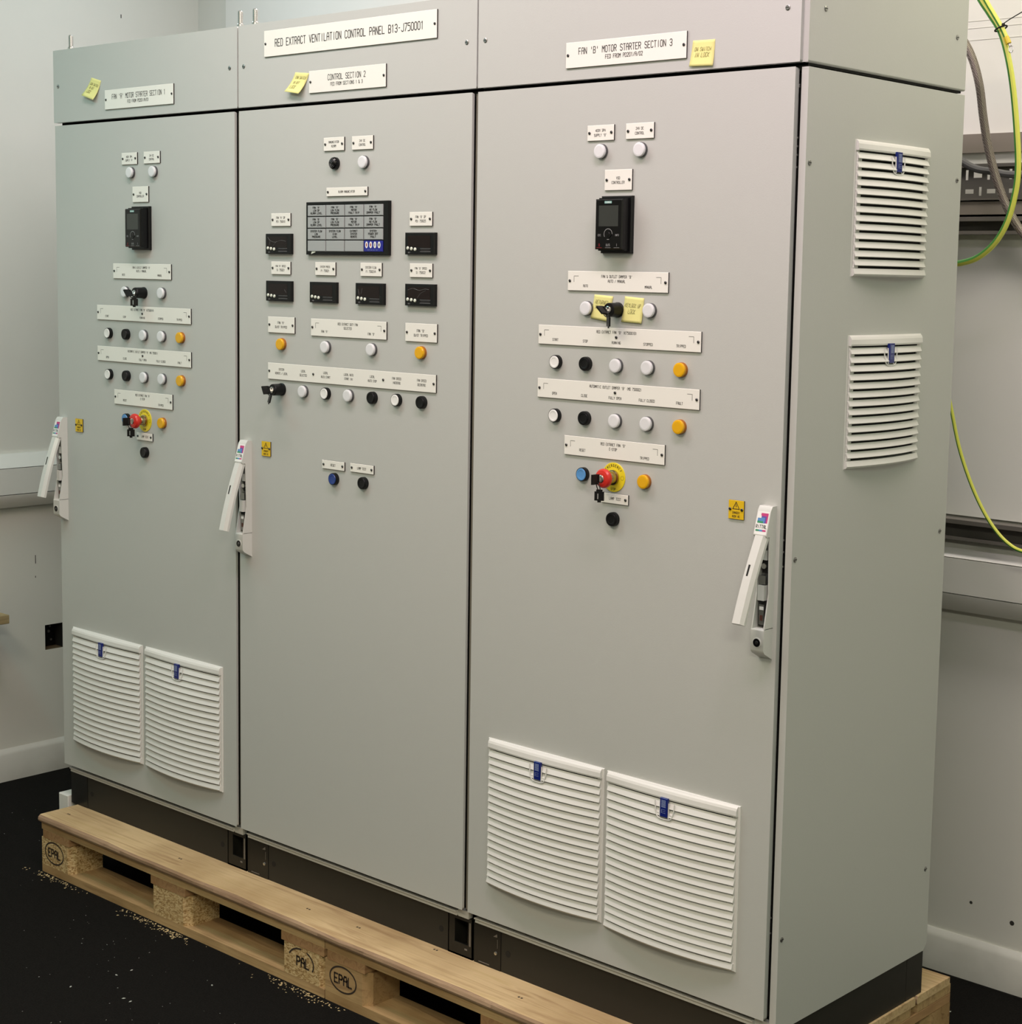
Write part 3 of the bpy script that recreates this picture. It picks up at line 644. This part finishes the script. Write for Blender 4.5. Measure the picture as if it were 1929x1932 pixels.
def grille_mesh(W_, H_, n, cov=.82):
    key = (W_, H_, n)
    if key in GR: return GR[key]
    b = MB(); hw, hh = W_ / 2, H_ / 2; fl = .0035
    b.cbox(-hw, hw, -fl, 0, -hh, hh, .0015, ABS)
    b.poly([(-hw + .016, -fl - .0003, -hh + .012), (hw - .016, -fl - .0003, -hh + .012), (hw - .016, -fl - .0003, hh - .012), (-hw + .016, -fl - .0003, hh - .012)], GAPM)
    N = 18
    def bul(u, z): return .0100 + .0150 * (1 - u * u) * min(1, .30 + 2.4 * (hh - z) / H_)
    def band(prof, xi, smooth=True):
        """prof: list of (fraction-of-bulge offset, z) closed outline; xi = half length"""
        rows = []
        for k in range(N + 1):
            u = -1 + 2 * k / N; rows.append([(u * xi, -(bul(u, z) - off) if off is not None else -fl, z) for off, z in prof])
        m = len(prof)
        for k in range(N):
            for i in range(m):
                j = (i + 1) % m; b.poly([rows[k][i], rows[k][j], rows[k + 1][j], rows[k + 1][i]], ABS)
        b.poly(rows[0], ABS); b.poly(rows[-1][::-1], ABS)
    bar = .021
    band([(None, hh - .001), (.0060, hh - .0015), (.0025, hh - .0045), (.0006, hh - .009), (0, hh - bar + .003), (.001, hh - bar), (None, hh - bar)], hw - .0045)
    band([(None, -hh + .017), (.0030, -hh + .017), (0, -hh + .0065), (.003, -hh + .003), (None, -hh + .002)], hw - .0045)
    z0 = hh - bar - .004; z1 = -hh + .017; p = (z0 - z1) / n
    for i in range(n):
        zt = z0 - i * p
        band([(.0060, zt), (.0052, zt + .0006), (0, zt - p * cov), (.0012, zt - p * (cov + .07)), (.0068, zt - p * .12)], hw - .0065)
        for s in (-1, 1):   # the moulded web that carries each slat's end
            xa, xb = sorted((s * (hw - .0075), s * (hw - .0215))); yo = -(.0100 - .0038)
            b.box(xa, xb, yo, -fl, zt - p * .95, zt + .0004, ABS)
    GR[key] = b.mesh('grille'); return GR[key]
_b = MB(); _b.cbox(-.0092, .0092, -.0295, -.0240, -.0190, .0190, .0008, BADGE)
yy = -.0297
for k in range(6): _b.poly([(-.0055, yy, .0005 + .0026 * k), (.0055, yy, .0005 + .0026 * k), (.0055, yy, .0005 + .0026 * k + .0017), (-.0055, yy, .0005 + .0026 * k + .0017)], BADGEL)
for (q, ch) in enumerate('RITTAL'):
    def tr(p, q=q):  # turned lettering, reading upwards
        return (-p[2], p[1], p[0])
for i in range(3): _b.poly([(-.0052, yy, -.0035 - .0034 * i), (.0052, yy, -.0035 - .0034 * i), (.0052, yy, -.0042 - .0034 * i), (-.0052, yy, -.0042 - .0034 * i)], BADGEL)
_b.poly([(-.0052, yy, -.0112), (-.0042, yy, -.0112), (-.0042, yy, -.0035), (-.0052, yy, -.0035)], BADGEL)
BADGEM = _b.mesh('badge')
def clip_mesh(k):
    b = MB(); pts = [(-.024, -.0255, .010), (-.0225, -.0262, -.004), (-.0195, -.0270, -.016), (-.0135, -.0272, -.0225), (0, -.0272, -.0240), (.0135, -.0272, -.0225), (.0195, -.0270, -.016), (.0225, -.0262, -.004), (.024, -.0255, .010)]
    b.tube(spline(pts, 4), .0013, ABS, 6)
    for s in (-1, 1): b.tube([(s * .0105, -.0262, .010), (s * .0105, -.0272, -.021)], .0012, ABS, 6); b.box(min(s * .0105, s * .020), max(s * .0105, s * .020), -.0268, -.0245, -.0150, -.0125, ABS)
    return b.mesh('clip')
CLIP = clip_mesh(0)
def grille(parent, cx, cz, W_, H_, n, side=False, off=(0, 0)):
    rot = (0, 0, math.pi / 2) if side else (0, 0, 0)
    loc = (2.4105, cx, cz) if side else (cx, 0, cz)
    o = part('filter_grille', grille_mesh(W_, H_, n, .64 if side else .75), parent, loc=loc, rot=rot)
    dz = H_ / 2 - .021 - .0155
    p2 = (loc[0], loc[1] , loc[2] + dz)
    for nm, me in (('latch_frame', CLIP), ('maker_badge', BADGEM)):
        c = bpy.data.objects.new(nm, me); COL.objects.link(c); c.parent = o; c.location = (-.004, .0075, dz)
    return o
def handle(parent, x, tilt, flip=False):
    """swing handle with its lever standing open"""
    hw = .0145
    z0, z1 = .699, .986; b = MB()
    def pr(bb, pts, xa, xb, m=HANDLE): bb.prism([(y, z) for y, z in pts], xa, xb, m, 'x')
    pr(b, [(0, z0), (-.025, z0 + .014), (-.029, z0 + .020), (-.029, z0 + .058), (-.026, z0 + .060), (0, z0 + .060)], -hw, hw)
    pr(b, [(0, z1 - .056), (-.028, z1 - .056), (-.031, z1 - .053), (-.0185, z1 - .008), (-.013, z1), (0, z1)], -hw, hw)
    b.box(-hw + .0026, hw - .0026, -.004, -.0005, z0 + .050, z1 - .046, LENSRIM)
    o = part('swing_handle', b, parent, loc=(x, 0, 0), bevel=.0012)
    b = MB()
    for s in (-1, 1):     # side cheeks of the open tray, in convex pieces
        xa, xb = sorted((s * hw, s * (hw - .0026)))
        for (za, ya, zb, yb) in ((z0 + .059, .028, z0 + .085, .023), (z0 + .085, .023, z0 + .125, .016), (z0 + .125, .016, z1 - .056, .020)):
            pr(b, [(0, za), (-ya, za), (-yb, zb), (0, zb)], xa, xb)
    part('tray', b, o, loc=(x, 0, 0))
    b = MB(); b.box(-.007, .007, -.022, -.004, z0 + .112, z0 + .140, HANDLE); b.box(-.0068, .0068, -.018, -.004, z0 + .142, z0 + .158, ZINC); b.box(-.006, .006, -.010, -.004, z0 + .162, z0 + .19, GASKET)
    b.box(-.0080, .0080, -.016, -.004, z0 + .064, z0 + .110, GASKET); b.box(-.0055, .0055, -.0180, -.016, z0 + .066, z0 + .104, ZINC); b.box(-.004, .005, -.0190, -.018, z0 + .094, z0 + .100, BTNW); b.box(-.003, .003, -.0186, -.018, z0 + .074, z0 + .084, mat('rusty_latch', (.09, .03, .02), .6))
    b.lathe((0, -.004, z0 + .175), [(.0045, 0), (.0045, .012)], STEEL, 12); b.box(-.004, .007, -.016, -.004, z0 + .187, z0 + .205, HANDLE); b.lathe((.002, -.014, z0 + .176), [(.0052, 0), (.0052, .004), (.003, .004)], STEEL, 12)
    part('latch_mechanism', b, o, loc=(x, 0, 0))
    b = MB(); b.lathe((0, -.029, z0 + .034), [(.0095, 0), (.0095, .0008), (.0080, .0010)], HANDLE, 24); b.lathe((0, -.0301, z0 + .034), [(.0078, 0), (.0078, .0006)], BLACKG, 20); b.lathe((0, -.0306, z0 + .034), [(.0035, 0), (.003, .0008)], DSCREW, 12)
    part('lock_insert', b, o, loc=(x, 0, 0))
    # emblem on the sloping top block
    def E(px, q):        # q: 0 (bottom of block) .. 1 (top), on the sloping front face
        return (px, -.0313 + .0125 * q, z1 - .053 + .045 * q)
    b = MB()
    def R(xa, xb, qa, qb, m, e=0):
        P = [E(xa, qa), E(xb, qa), E(xb, qb), E(xa, qb)]; b.poly([(p[0], p[1] - .0002 - e, p[2]) for p in P], m)
    R(-.0132, .0132, .04, .97, BTNW)
    for k, (m, xa, qb) in enumerate(((PINK, -.0045, .90), (LPURP, -.0105, .78), (LBLUE, -.0105, .72), (LGREEN, -.0105, .58))):
        R(xa, .0112 - .0030 * k, .50, qb, m, .0001 * (k + 1))
    R(-.0105, -.003, .70, .80, BTNW, .0005)
    b.text('RITTAL', 0, 0, .0058, 0, INK, .70, .18, tr=lambda p: tuple(Vector(E(p[0], .36 + p[2] / .045)) - Vector((0, .0004, 0))))
    R(-.0112, -.0037, .17, .24, LGREEN, .0003); R(-.0037, .0037, .17, .24, LBLUE, .0003); R(.0037, .0112, .17, .24, PINK, .0003)
    part('emblem', b, o, loc=(x, 0, 0))
    b = MB(); L = .168; t = .014; w2 = .0136
    prof = [(-w2, 0), (-w2, -.006), (-w2 + .005, -t), (w2 - .005, -t), (w2, -.006), (w2, 0)]
    n = 6; rows = []
    for k in range(n + 1):
        z = -L * k / n; s = 1.0 if k < n else .97; cur = .003 * math.sin(math.pi * k / n); rows.append([(p * s, q - cur, z) for p, q in prof])
    for k in range(n):
        for i in range(6):
            j = (i + 1) % 6; b.poly([rows[k][i], rows[k][j], rows[k + 1][j], rows[k + 1][i]], HANDLE, False)
    b.poly(rows[0], HANDLE); b.poly(rows[-1][::-1], HANDLE)
    b.box(-.0035, .0005, -t - .0030, -t - .0012, -L * .47, -L * .34, GASKET)
    lv = part('lever', b, o, loc=(x, -.020, z1 - .058), rot=(-tilt, 0, 0), bevel=.0012)
    return o
def side_to_world(yc): return yc
# ------------------------------------------------------------ cabinets
DT = 1.776; HT = 1.976; DPT = .580; PB = PT + .018
def cabinet(i, X0, label, lab_door=None):
    root = thing('control_cabinet', (X0 + .4, .29, PB), label, 'control cabinet', 'bayed control cabinets')
    c0 = (X0 + .4, .29, PB)
    def add(nm, b, bevel=0, lb=None): return part(nm, rel(b, c0), root, loc=c0, bevel=bevel, label=lb)
    X1 = X0 + .8
    # inner carcass: seals and frame seen in the gaps
    b = MB(); b.box(X0 + .004, X1 + .001, .026, DPT - .002, 0.0, DT - .004, GASKET); b.box(X0 + .004, X1 + .001, .020, DPT - .002, DT + .004, HT - .004, GAPM)
    b.box(X0 + .004, X1 + .0005, .020, .026, DT - .006, DT + .012, GASKET)
    if i < 2: b.box(X0 + .7865, X0 + .8015, .0105, .026, 0.0, DT - .002, SEAL)
    add('carcass', b)
    b = MB(); b.box(X0 + .012, X0 + .757, .012, .030, -.0235, -.0130, PAINT); b.box(X0 + .012, X0 + .757, .008, .030, -.0145, -.0115, PAINT); b.box(X0 + .757, X0 + .790, .016, .030, -.0250, -.008, PAINT)
    add('bottom_rail', b, .0012, 'grey lip under the door')
    d = MB(); d.box(X0, X0 + (.788 if i == 2 else .785), 0, .016 if i == 2 else .0100, 0, DT, PAINT); door = add('door', d, .0045)
    b = MB(); hx0 = X0 - .003 if i == 0 else X0 - .0005; b.box(hx0, X0 + .797, -.001, .018, DT + .008, HT, PAINT); add('head_panel', b, .0035)
    b = MB(); b.box(X0 + .001, X0 + .799, .018, DPT, HT - .006, HT - .001, PAINT); add('roof_panel', b)
    for sx in (.020, .768): part('screw', SCREWB, root, loc=(X0 + sx, -.001, 1.880))
    studs = {0: ((.020, .04), (.757, .04)), 1: ((.012, .04),), 2: ()}[i]
    for (sx, sy) in studs:
        b = MB(); b.lathe((0, 0, 0), [(.0085, 0), (.0085, .014), (.0060, .016), (.0060, .044), (.0048, .046)], STEEL, 14, 'z')
        for k in range(9): b.lathe((0, 0, .018 + .0028 * k), [(.0063, 0), (.0063, .0010)], ZINC, 12, 'z')
        part('lifting_stud', b, root, loc=(X0 + sx, sy, HT - .002))
    # plinth: trim panel, two corner pieces with slots
    b = MB(); b.box(X0 + .085, X0 + .722, .020, .026, PB, -.0255, PLINTH)
    if i == 2: b.box(X0 + .722, X0 + .722 + .01, .020, .026, PB, -.0255, PLINTH)
    b.lathe((X0 + .105, .0199, -.072), [(.007, 0), (.007, .0004)], GASKET, 14); b.lathe((X0 + .700, .0199, -.072), [(.007, 0), (.007, .0004)], GASKET, 14)
    add('plinth_panel', b, 0)
    for side in (0, 1):
        b = MB(); xa, xb = (X0 + .003, X0 + .084) if side == 0 else (X0 + .723, X0 + .800)
        ya, yb = .019, .078
        if side == 1 and i < 2:    # open slot seen at the joints
            ox0, ox1, oz0, oz1 = X0 + .744, X0 + .786, -.088, -.034
            for (p, q, r_, s_) in ((xa, ox0, PB, -.0255), (ox1, xb, PB, -.0255), (ox0, ox1, PB, oz0), (ox0, ox1, oz1, -.0255)): b.box(p, q, ya, ya + .003, r_, s_, PLINTHC)
            b.box(xa, xa + .003, ya, yb, PB, -.0255, PLINTH); b.box(xb - .003, xb, ya, yb, PB, -.0255, PLINTH); b.box(xa, xb, ya, yb, PB, PB + .004, PLINTH)
            b.lathe((X0 + .775, ya + .016, PB + .004), [(.009, 0), (.009, .003), (.004, .006)], ZINC, 12, 'z'); b.box(X0 + .776, X0 + .784, ya - .0012, ya, -.100, -.0965, RAILM)
            b.prism([(X0 + .789, .0189), (X0 + .793, .0175), (X0 + .794, .0189)], -.088, -.034, RAILM, 'z')
        else:
            b.box(xa, xb, ya, yb, PB, -.0255, PLINTHC)
            if side == 0 and i > 0:
                b.lathe((X0 + .070, ya, -.080), [(.0042, 0), (.0038, .002), (.001, .0026)], STEEL, 12); b.prism([(X0 + .062, -.044), (X0 + .073, -.036), (X0 + .074, -.043)], ya - .001, ya, RAILM, 'y')
                b.box(X0 + .018, X0 + .05, ya - .0010, ya, -.113, -.1115, RAILM); b.box(X0 + .0745, X0 + .0752, ya - .001, ya, -.068, -.048, RAILM)
        add('plinth_corner', b)
    b = MB(); b.box(X0 + .02, X0 + .78, .5, .57, PB, -.0255, PLINTH); b.box(X0 + .006, X0 + .02, .08, .57, PB, -.0255, PLINTHC); b.box(X0 + .77, X0 + .797, .08, .57, PB, -.0255, PLINTHC); add('plinth_frame', b)
    if i == 2:
        sx = X0 + .797
        b = MB(); b.prism([(.0095, -.0215), (DPT - .014, -.0215), (DPT, -.008), (DPT, DT), (.0095, DT)], sx - .002, sx + .0125, PAINT); add('side_panel', b, .0022)
        b = MB(); b.box(sx - .002, sx + .0115, .008, DPT + .004, DT + .008, HT, PAINT); add('side_head_panel', b, .003)
        b = MB(); b.box(X0 + .7975, X0 + .8055, .019, .5055, PB, -.0255, PLINTH); b.box(X0 + .7975, X0 + .8055, .5070, .573, PB, -.0255, PLINTH); b.box(X0 + .7975, X0 + .8040, .5055, .5070, PB, -.0255, GASKET); add('plinth_side_panel', b)
        for (yy_, zz) in ((.022, 1.608), (.562, 1.605), (.020, .888), (.556, .887), (.020, .162), (.560, .161)): part('screw', SCREWB, root, loc=(sx + .0125, yy_, zz), rot=(0, 0, math.pi / 2))
        for (yy_, zz) in ((.059, 1.882), (.540, 1.886)): part('screw', SCREWB, root, loc=(sx + .0115, yy_, zz), rot=(0, 0, math.pi / 2))
        for zz in (1.742, 1.745, 1.652, 1.637, 1.622, 1.600, .922, .900, .873, .20, .17):
            b = MB(); b.lathe((0, 0, 0), [(.002, 0), (.002, .0035)], STEEL, 10, 'x'); part('hinge_pin', b, root, loc=(X0 + .7855, .0140, zz))
    return root
C1 = cabinet(0, 0.0, "left grey control cabinet, plate reading FAN 'A' MOTOR STARTER SECTION 1")
C2 = cabinet(1, 0.8022, 'middle grey control cabinet with the alarm display and digital meters')
C3 = cabinet(2, 1.604, "right grey control cabinet, largest in view, with grilles on its side panel")

def motor_section(C, cx, L, title_x):
    q = "'" + L + "'"; n3 = '1' if L == 'A' else '3'
    nameplate(C, title_x, 1.832, .300, .050, [('FAN %s MOTOR STARTER SECTION %s' % (q, n3), 0, .0065, .0122), ('FED FROM PD201/A/0' + ('1' if L == 'A' else '2'), -.001, -.0085, .0075)], y=-.001)
    nameplate(C, cx - .052, 1.678, .068, .030, [('400V 3PH', 0, .0045, .0050), ('SUPPLY ' + q, 0, -.0045, .0050)])
    nameplate(C, cx + .0465, 1.678, .069, .030, [('24V DC', 0, .0045, .0050), ('CONTROL', 0, -.0045, .0050)])
    nameplate(C, cx - .0045, 1.586, .069, .040, [('VSD', 0, .0035, .0050), ('CONTROLLER', 0, -.0050, .0050)])
    nameplate(C, cx - .0025, 1.389, .255, .039, [('FAN & OUTLET DAMPER ' + q, 0, .0095, .0052), ('AUTO / MANUAL', 0, .0005, .0052), ('AUTO', -.080, -.0095, .0048), ('MANUAL', .080, -.0095, .0048)], brackets=True)
    nameplate(C, cx, 1.279, .414, .039, [('RED EXTRACT FAN %s (K750001%s)' % (q, L), 0, .0105, .0052)] + [(t, -.16 + .08 * k, -.0095, .0050) for k, t in enumerate(('START', 'STOP', 'RUNNING', 'STOPPED', 'TRIPPED'))],
              screws=((-.201, 0), (.201, 0), (0, .001)), brackets=True)
    nameplate(C, cx, 1.170, .414, .039, [('AUTOMATIC OUTLET DAMPER %s (MD 75000%s)' % (q, '1' if L == 'A' else '2'), 0, .0105, .0052)] + [(t, -.16 + .08 * k, -.0095, .0050) for k, t in enumerate(('OPEN', 'CLOSE', 'FULLY OPEN', 'FULLY CLOSED', 'FAULT'))],
              screws=((-.201, 0), (.201, 0), (0, .001)), brackets=True)
    nameplate(C, cx - .002, 1.058, .258, .039, [('RED EXTRACT FAN ' + q, 0, .0095, .0052), ('E-STOP', 0, .0005, .0052), ('RESET', -.080, -.0075, .0050), ('TRIPPED', .080, -.0105, .0050)], brackets=True)
    nameplate(C, cx + .004, .9605, .070, .020, [('LAMP TEST', .002, 0, .0052)])
for (C, cx, L, tx, bx) in ((C1, .4025, 'A', .3945, .4075), (C3, 1.9955, 'B', 2.0, 1.9965)):
    motor_section(C, cx, L, tx)
    for dx in (-.050, .049): control(C, 'lens', bx + dx, 1.642)
    drive_panel(C, bx - .005, 1.4995)
    for dx in (-.0785, .0815): control(C, 'lens', bx + dx, 1.335)
    key_switch(C, bx - .001, 1.334)
    for k, kd in enumerate(('white', 'black', 'lens', 'lens', 'amber')): control(C, kd, bx - .158 + .0795 * k, 1.2245); control(C, kd, bx - .158 + .0797 * k, 1.1155)
    control(C, 'lblue', bx - .0800, 1.002); control(C, 'amber', bx + .0785, 1.002); estop(C, bx - .002, 1.003); control(C, 'black', bx + .001, .9195)
danger_label(C1, .1005, .968); danger_label(C2, .9065, .970, .033); danger_label(C3, 2.2945, .970)
# middle section
nameplate(C2, 1.193, 1.9255, .580, .060, [('RED EXTRACT VENTILATION CONTROL PANEL B13-J750001', 0, 0, .0165)], y=-.001)
nameplate(C2, 1.195, 1.828, .259, .050, [('CONTROL SECTION 2', 0, .0070, .0122), ('FED FROM SECTIONS 1 & 3', 0, -.0085, .0072)], y=-.001)
nameplate(C2, 1.1515, 1.6855, .070, .030, [('ANNUNCIATOR', 0, .0045, .0050), ('ALARM', 0, -.0045, .0050)])
nameplate(C2, 1.248, 1.685, .070, .030, [('24V DC', 0, .0045, .0050), ('CONTROL', 0, -.0045, .0050)])
nameplate(C2, 1.196, 1.578, .139, .0195, [('ALARM ANNUNCIATOR', 0, 0, .0050)])
for (x, z, a, c_) in ((.963, 1.517, "FAN 'A' DP", 'PDI 750019'), (1.438, 1.515, "FAN 'B' DP", 'PDI 750025'), (.963, 1.404, "FAN 'A' SPEED", 'SI 750021'), (1.123, 1.404, 'SYSTEM PRESS', 'PI 750021'), (1.279, 1.404, 'SYSTEM FLOW', 'FI 750021A'), (1.440, 1.404, "FAN 'B' SPEED", 'SI 750022')):
    nameplate(C2, x, z, .0705, .030, [(a, 0, .0045, .0050 if len(a) < 12 else .0044), (c_, 0, -.0045, .0050)])
annunciator(C2, 1.060, 1.341, 1.436, 1.556)
buzzer(C2, 1.155, 1.642); control(C2, 'lens', 1.254, 1.642)
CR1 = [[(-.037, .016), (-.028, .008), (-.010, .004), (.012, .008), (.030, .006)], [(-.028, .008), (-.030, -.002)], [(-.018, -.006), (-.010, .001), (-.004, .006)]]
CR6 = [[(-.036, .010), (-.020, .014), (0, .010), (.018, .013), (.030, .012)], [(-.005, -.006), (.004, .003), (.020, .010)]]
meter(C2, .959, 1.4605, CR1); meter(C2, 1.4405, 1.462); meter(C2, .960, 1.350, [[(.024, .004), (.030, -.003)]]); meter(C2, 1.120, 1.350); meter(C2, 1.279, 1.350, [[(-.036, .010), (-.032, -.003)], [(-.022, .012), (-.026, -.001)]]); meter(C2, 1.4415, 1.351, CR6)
nameplate(C2, .9645, 1.270, .098, .038, [("FAN 'A'", 0, .005, .0056), ('DU/DT TRIPPED', 0, -.005, .0052)])
nameplate(C2, 1.202, 1.269, .258, .040, [('RED EXTRACT DUTY FAN', 0, .0100, .0052), ('SELECTED', 0, .0010, .0052), ("FAN 'A'", -.080, -.0090, .0052), ("FAN 'B'", .080, -.0090, .0052)], brackets=True)
nameplate(C2, 1.442, 1.269, .0995, .040, [("FAN 'B'", 0, .004, .0056), ('DU/DT TRIPPED', 0, -.006, .0052)])
control(C2, 'amber', .966, 1.2245); control(C2, 'lens', 1.127, 1.2245); control(C2, 'lens', 1.284, 1.2255); control(C2, 'amber', 1.443, 1.2255)
LT = (('SYSTEM', 'REMOTE / LOCAL'), ('LOCAL', 'SELECTED'), ('LOCAL', 'AUTO START'), ('LOCAL AUTO', 'START INI'), ('LOCAL', 'AUTO STOP'), ('FAN SPEED', 'INCREASE'), ('FAN SPEED', 'DECREASE'))
ll = []
for k, (a, c_) in enumerate(LT):
    x = .966 + .080 * k - 1.2025; ll += [(a, x, .0050, .0050), (c_, x, -.0045, .0050)]
nameplate(C2, 1.2025, 1.1595, .575, .039, ll, screws=((-.2815, 0), (.2815, 0), (-.120, 0), (.120, 0)))
key_switch(C2, .964, 1.117)
for k, kd in enumerate(('lens', 'white', 'lens', 'black', 'white', 'black')): control(C2, kd, 1.047 + .0800 * k, 1.117)
nameplate(C2, 1.153, .952, .078, .020, [('RESET', 0, 0, .0052)]); nameplate(C2, 1.252, .953, .079, .020, [('LAMP TEST', 0, 0, .0052)])
control(C2, 'dblue', 1.157, .9205); control(C2, 'black', 1.258, .9205)
# door grilles and side grilles
grille(C1, .2215, .2395, .330, .325, 17); grille(C1, .5665, .2395, .330, .325, 17); grille(C3, 1.8260, .2450, .325, .325, 17); grille(C3, 2.1610, .2415, .330, .328, 17)
grille(C3, .3085, 1.5335, .274, .256, 13, True); grille(C3, .3085, 1.1700, .274, .256, 13, True)
handle(C1, .0245, math.radians(17)); handle(C2, .8345, math.radians(17)); handle(C3, 2.3690, math.radians(23))

# ------------------------------------------------------------ keys
R90 = math.pi / 2
key_pair(.4055, 1.334, -.033, math.radians(-42), (.4260, -.044, 1.325), "black-headed keys in the AUTO/MANUAL switch of the left cabinet, one dangling", (0, 0, math.radians(50)))
key_pair(.9635, 1.117, -.033, math.radians(-25), (.9780, -.044, 1.111), 'black-headed keys in the key switch of the middle cabinet, one dangling', (math.radians(-14), 0, math.radians(-28)))
key_pair(1.9955, 1.334, -.033, math.radians(-48), (2.0090, -.045, 1.326), 'black-headed keys in the AUTO/MANUAL switch of the right cabinet, between yellow notes', (0, 0, math.radians(-36)))
key_pair(.4055, 1.003, -.043, 0, (.4190, -.053, .989), 'black-headed keys in the red emergency stop of the left cabinet', (0, 0, math.radians(40)))
key_pair(1.9945, 1.003, -.043, 0, (2.0020, -.053, .985), 'black-headed keys in the red emergency stop of the right cabinet', (0, 0, math.radians(25)))

# ------------------------------------------------------------ sticky notes
def note(quad, lift, y0, texts, label, folds=.15):
    """quad: tl, tr, br, bl as (x, z) on the panel; the bottom edge curls away from it"""
    b = MB(); N = 10; M = 6; g = {}
    tl, tr_, br, bl = [Vector(p) for p in quad]
    def P(u, v, off=0):
        p = tl.lerp(tr_, u).lerp(bl.lerp(br, u), v); return (p.x, y0 - lift * max(0, (v - folds)) ** 2 - off, p.y)
    b.raw([P(j / M, i / N) for i in range(N + 1) for j in range(M + 1)], [(i * (M + 1) + j, (i + 1) * (M + 1) + j, (i + 1) * (M + 1) + j + 1, i * (M + 1) + j + 1) for i in range(N) for j in range(M)], PAPER, True)
    w_ = (tr_ - tl).length
    for (t, u0, v0, hh) in texts:
        def tr(p): return P(p[0], p[2], .0007)
        b2 = MB(); b2.text(t, 0, 0, 1.0, 0, PENC, .62, .07, .15, align=1)
        for f, mi in zip(b2.f, b2.m):
            pts = [b2.v[k] for k in f]; b.poly([P(min(.98, u0 + a[0] * hh), v0 - a[2] * hh * 1.1, .0009) for a in pts], PENC)
    c = (tl.x, y0, tl.y); o = part('sticky_note', rel(b, c), loc=c)
    s = o.modifiers.new('thick', 'SOLIDIFY'); s.thickness = .0003; s.offset = 0
    return tag(o, label, 'sticky note', 'yellow sticky notes')
note([(.180, 1.894), (.224, 1.883), (.203, 1.834), (.149, 1.849)], .016, -.0015, [('CAN SWITCH', .12, .30, .12), ('IN OFF', .15, .50, .12), ('LOCK', .15, .70, .14)], "yellow sticky note curling off the left cabinet, beside its SECTION 1 plate")
note([(1.014, 1.854), (1.063, 1.849), (1.040, 1.803), (.989, 1.811)], .018, -.0015, [('CAN SWITCH', .15, .24, .12), ('IN OFF', .15, .50, .12), ('LOCK', .13, .72, .15)], 'yellow sticky note touching the left edge of the CONTROL SECTION 2 plate')
note([(2.163, 1.838), (2.214, 1.837), (2.212, 1.789), (2.157, 1.791)], .004, -.0015, [('ON SWITCH', .12, .34, .13), ('IN LOCK', .15, .56, .15)], 'yellow sticky note right of the SECTION 3 plate, top of the right cabinet')
note([(1.935, 1.363), (1.983, 1.360), (1.972, 1.310), (1.927, 1.316)], .003, -.0008, [('RETURNED', .10, .28, .14), ('TO USE', .12, .50, .13)], 'yellow sticky note left of the key switch, partly behind its keys')
note([(2.013, 1.361), (2.061, 1.358), (2.057, 1.309), (2.006, 1.311)], .003, -.0008, [('KEYLOCK UP', .06, .32, .13), ('LOCK', .25, .56, .15)], 'yellow sticky note between the key switch and the white lamp right of it')
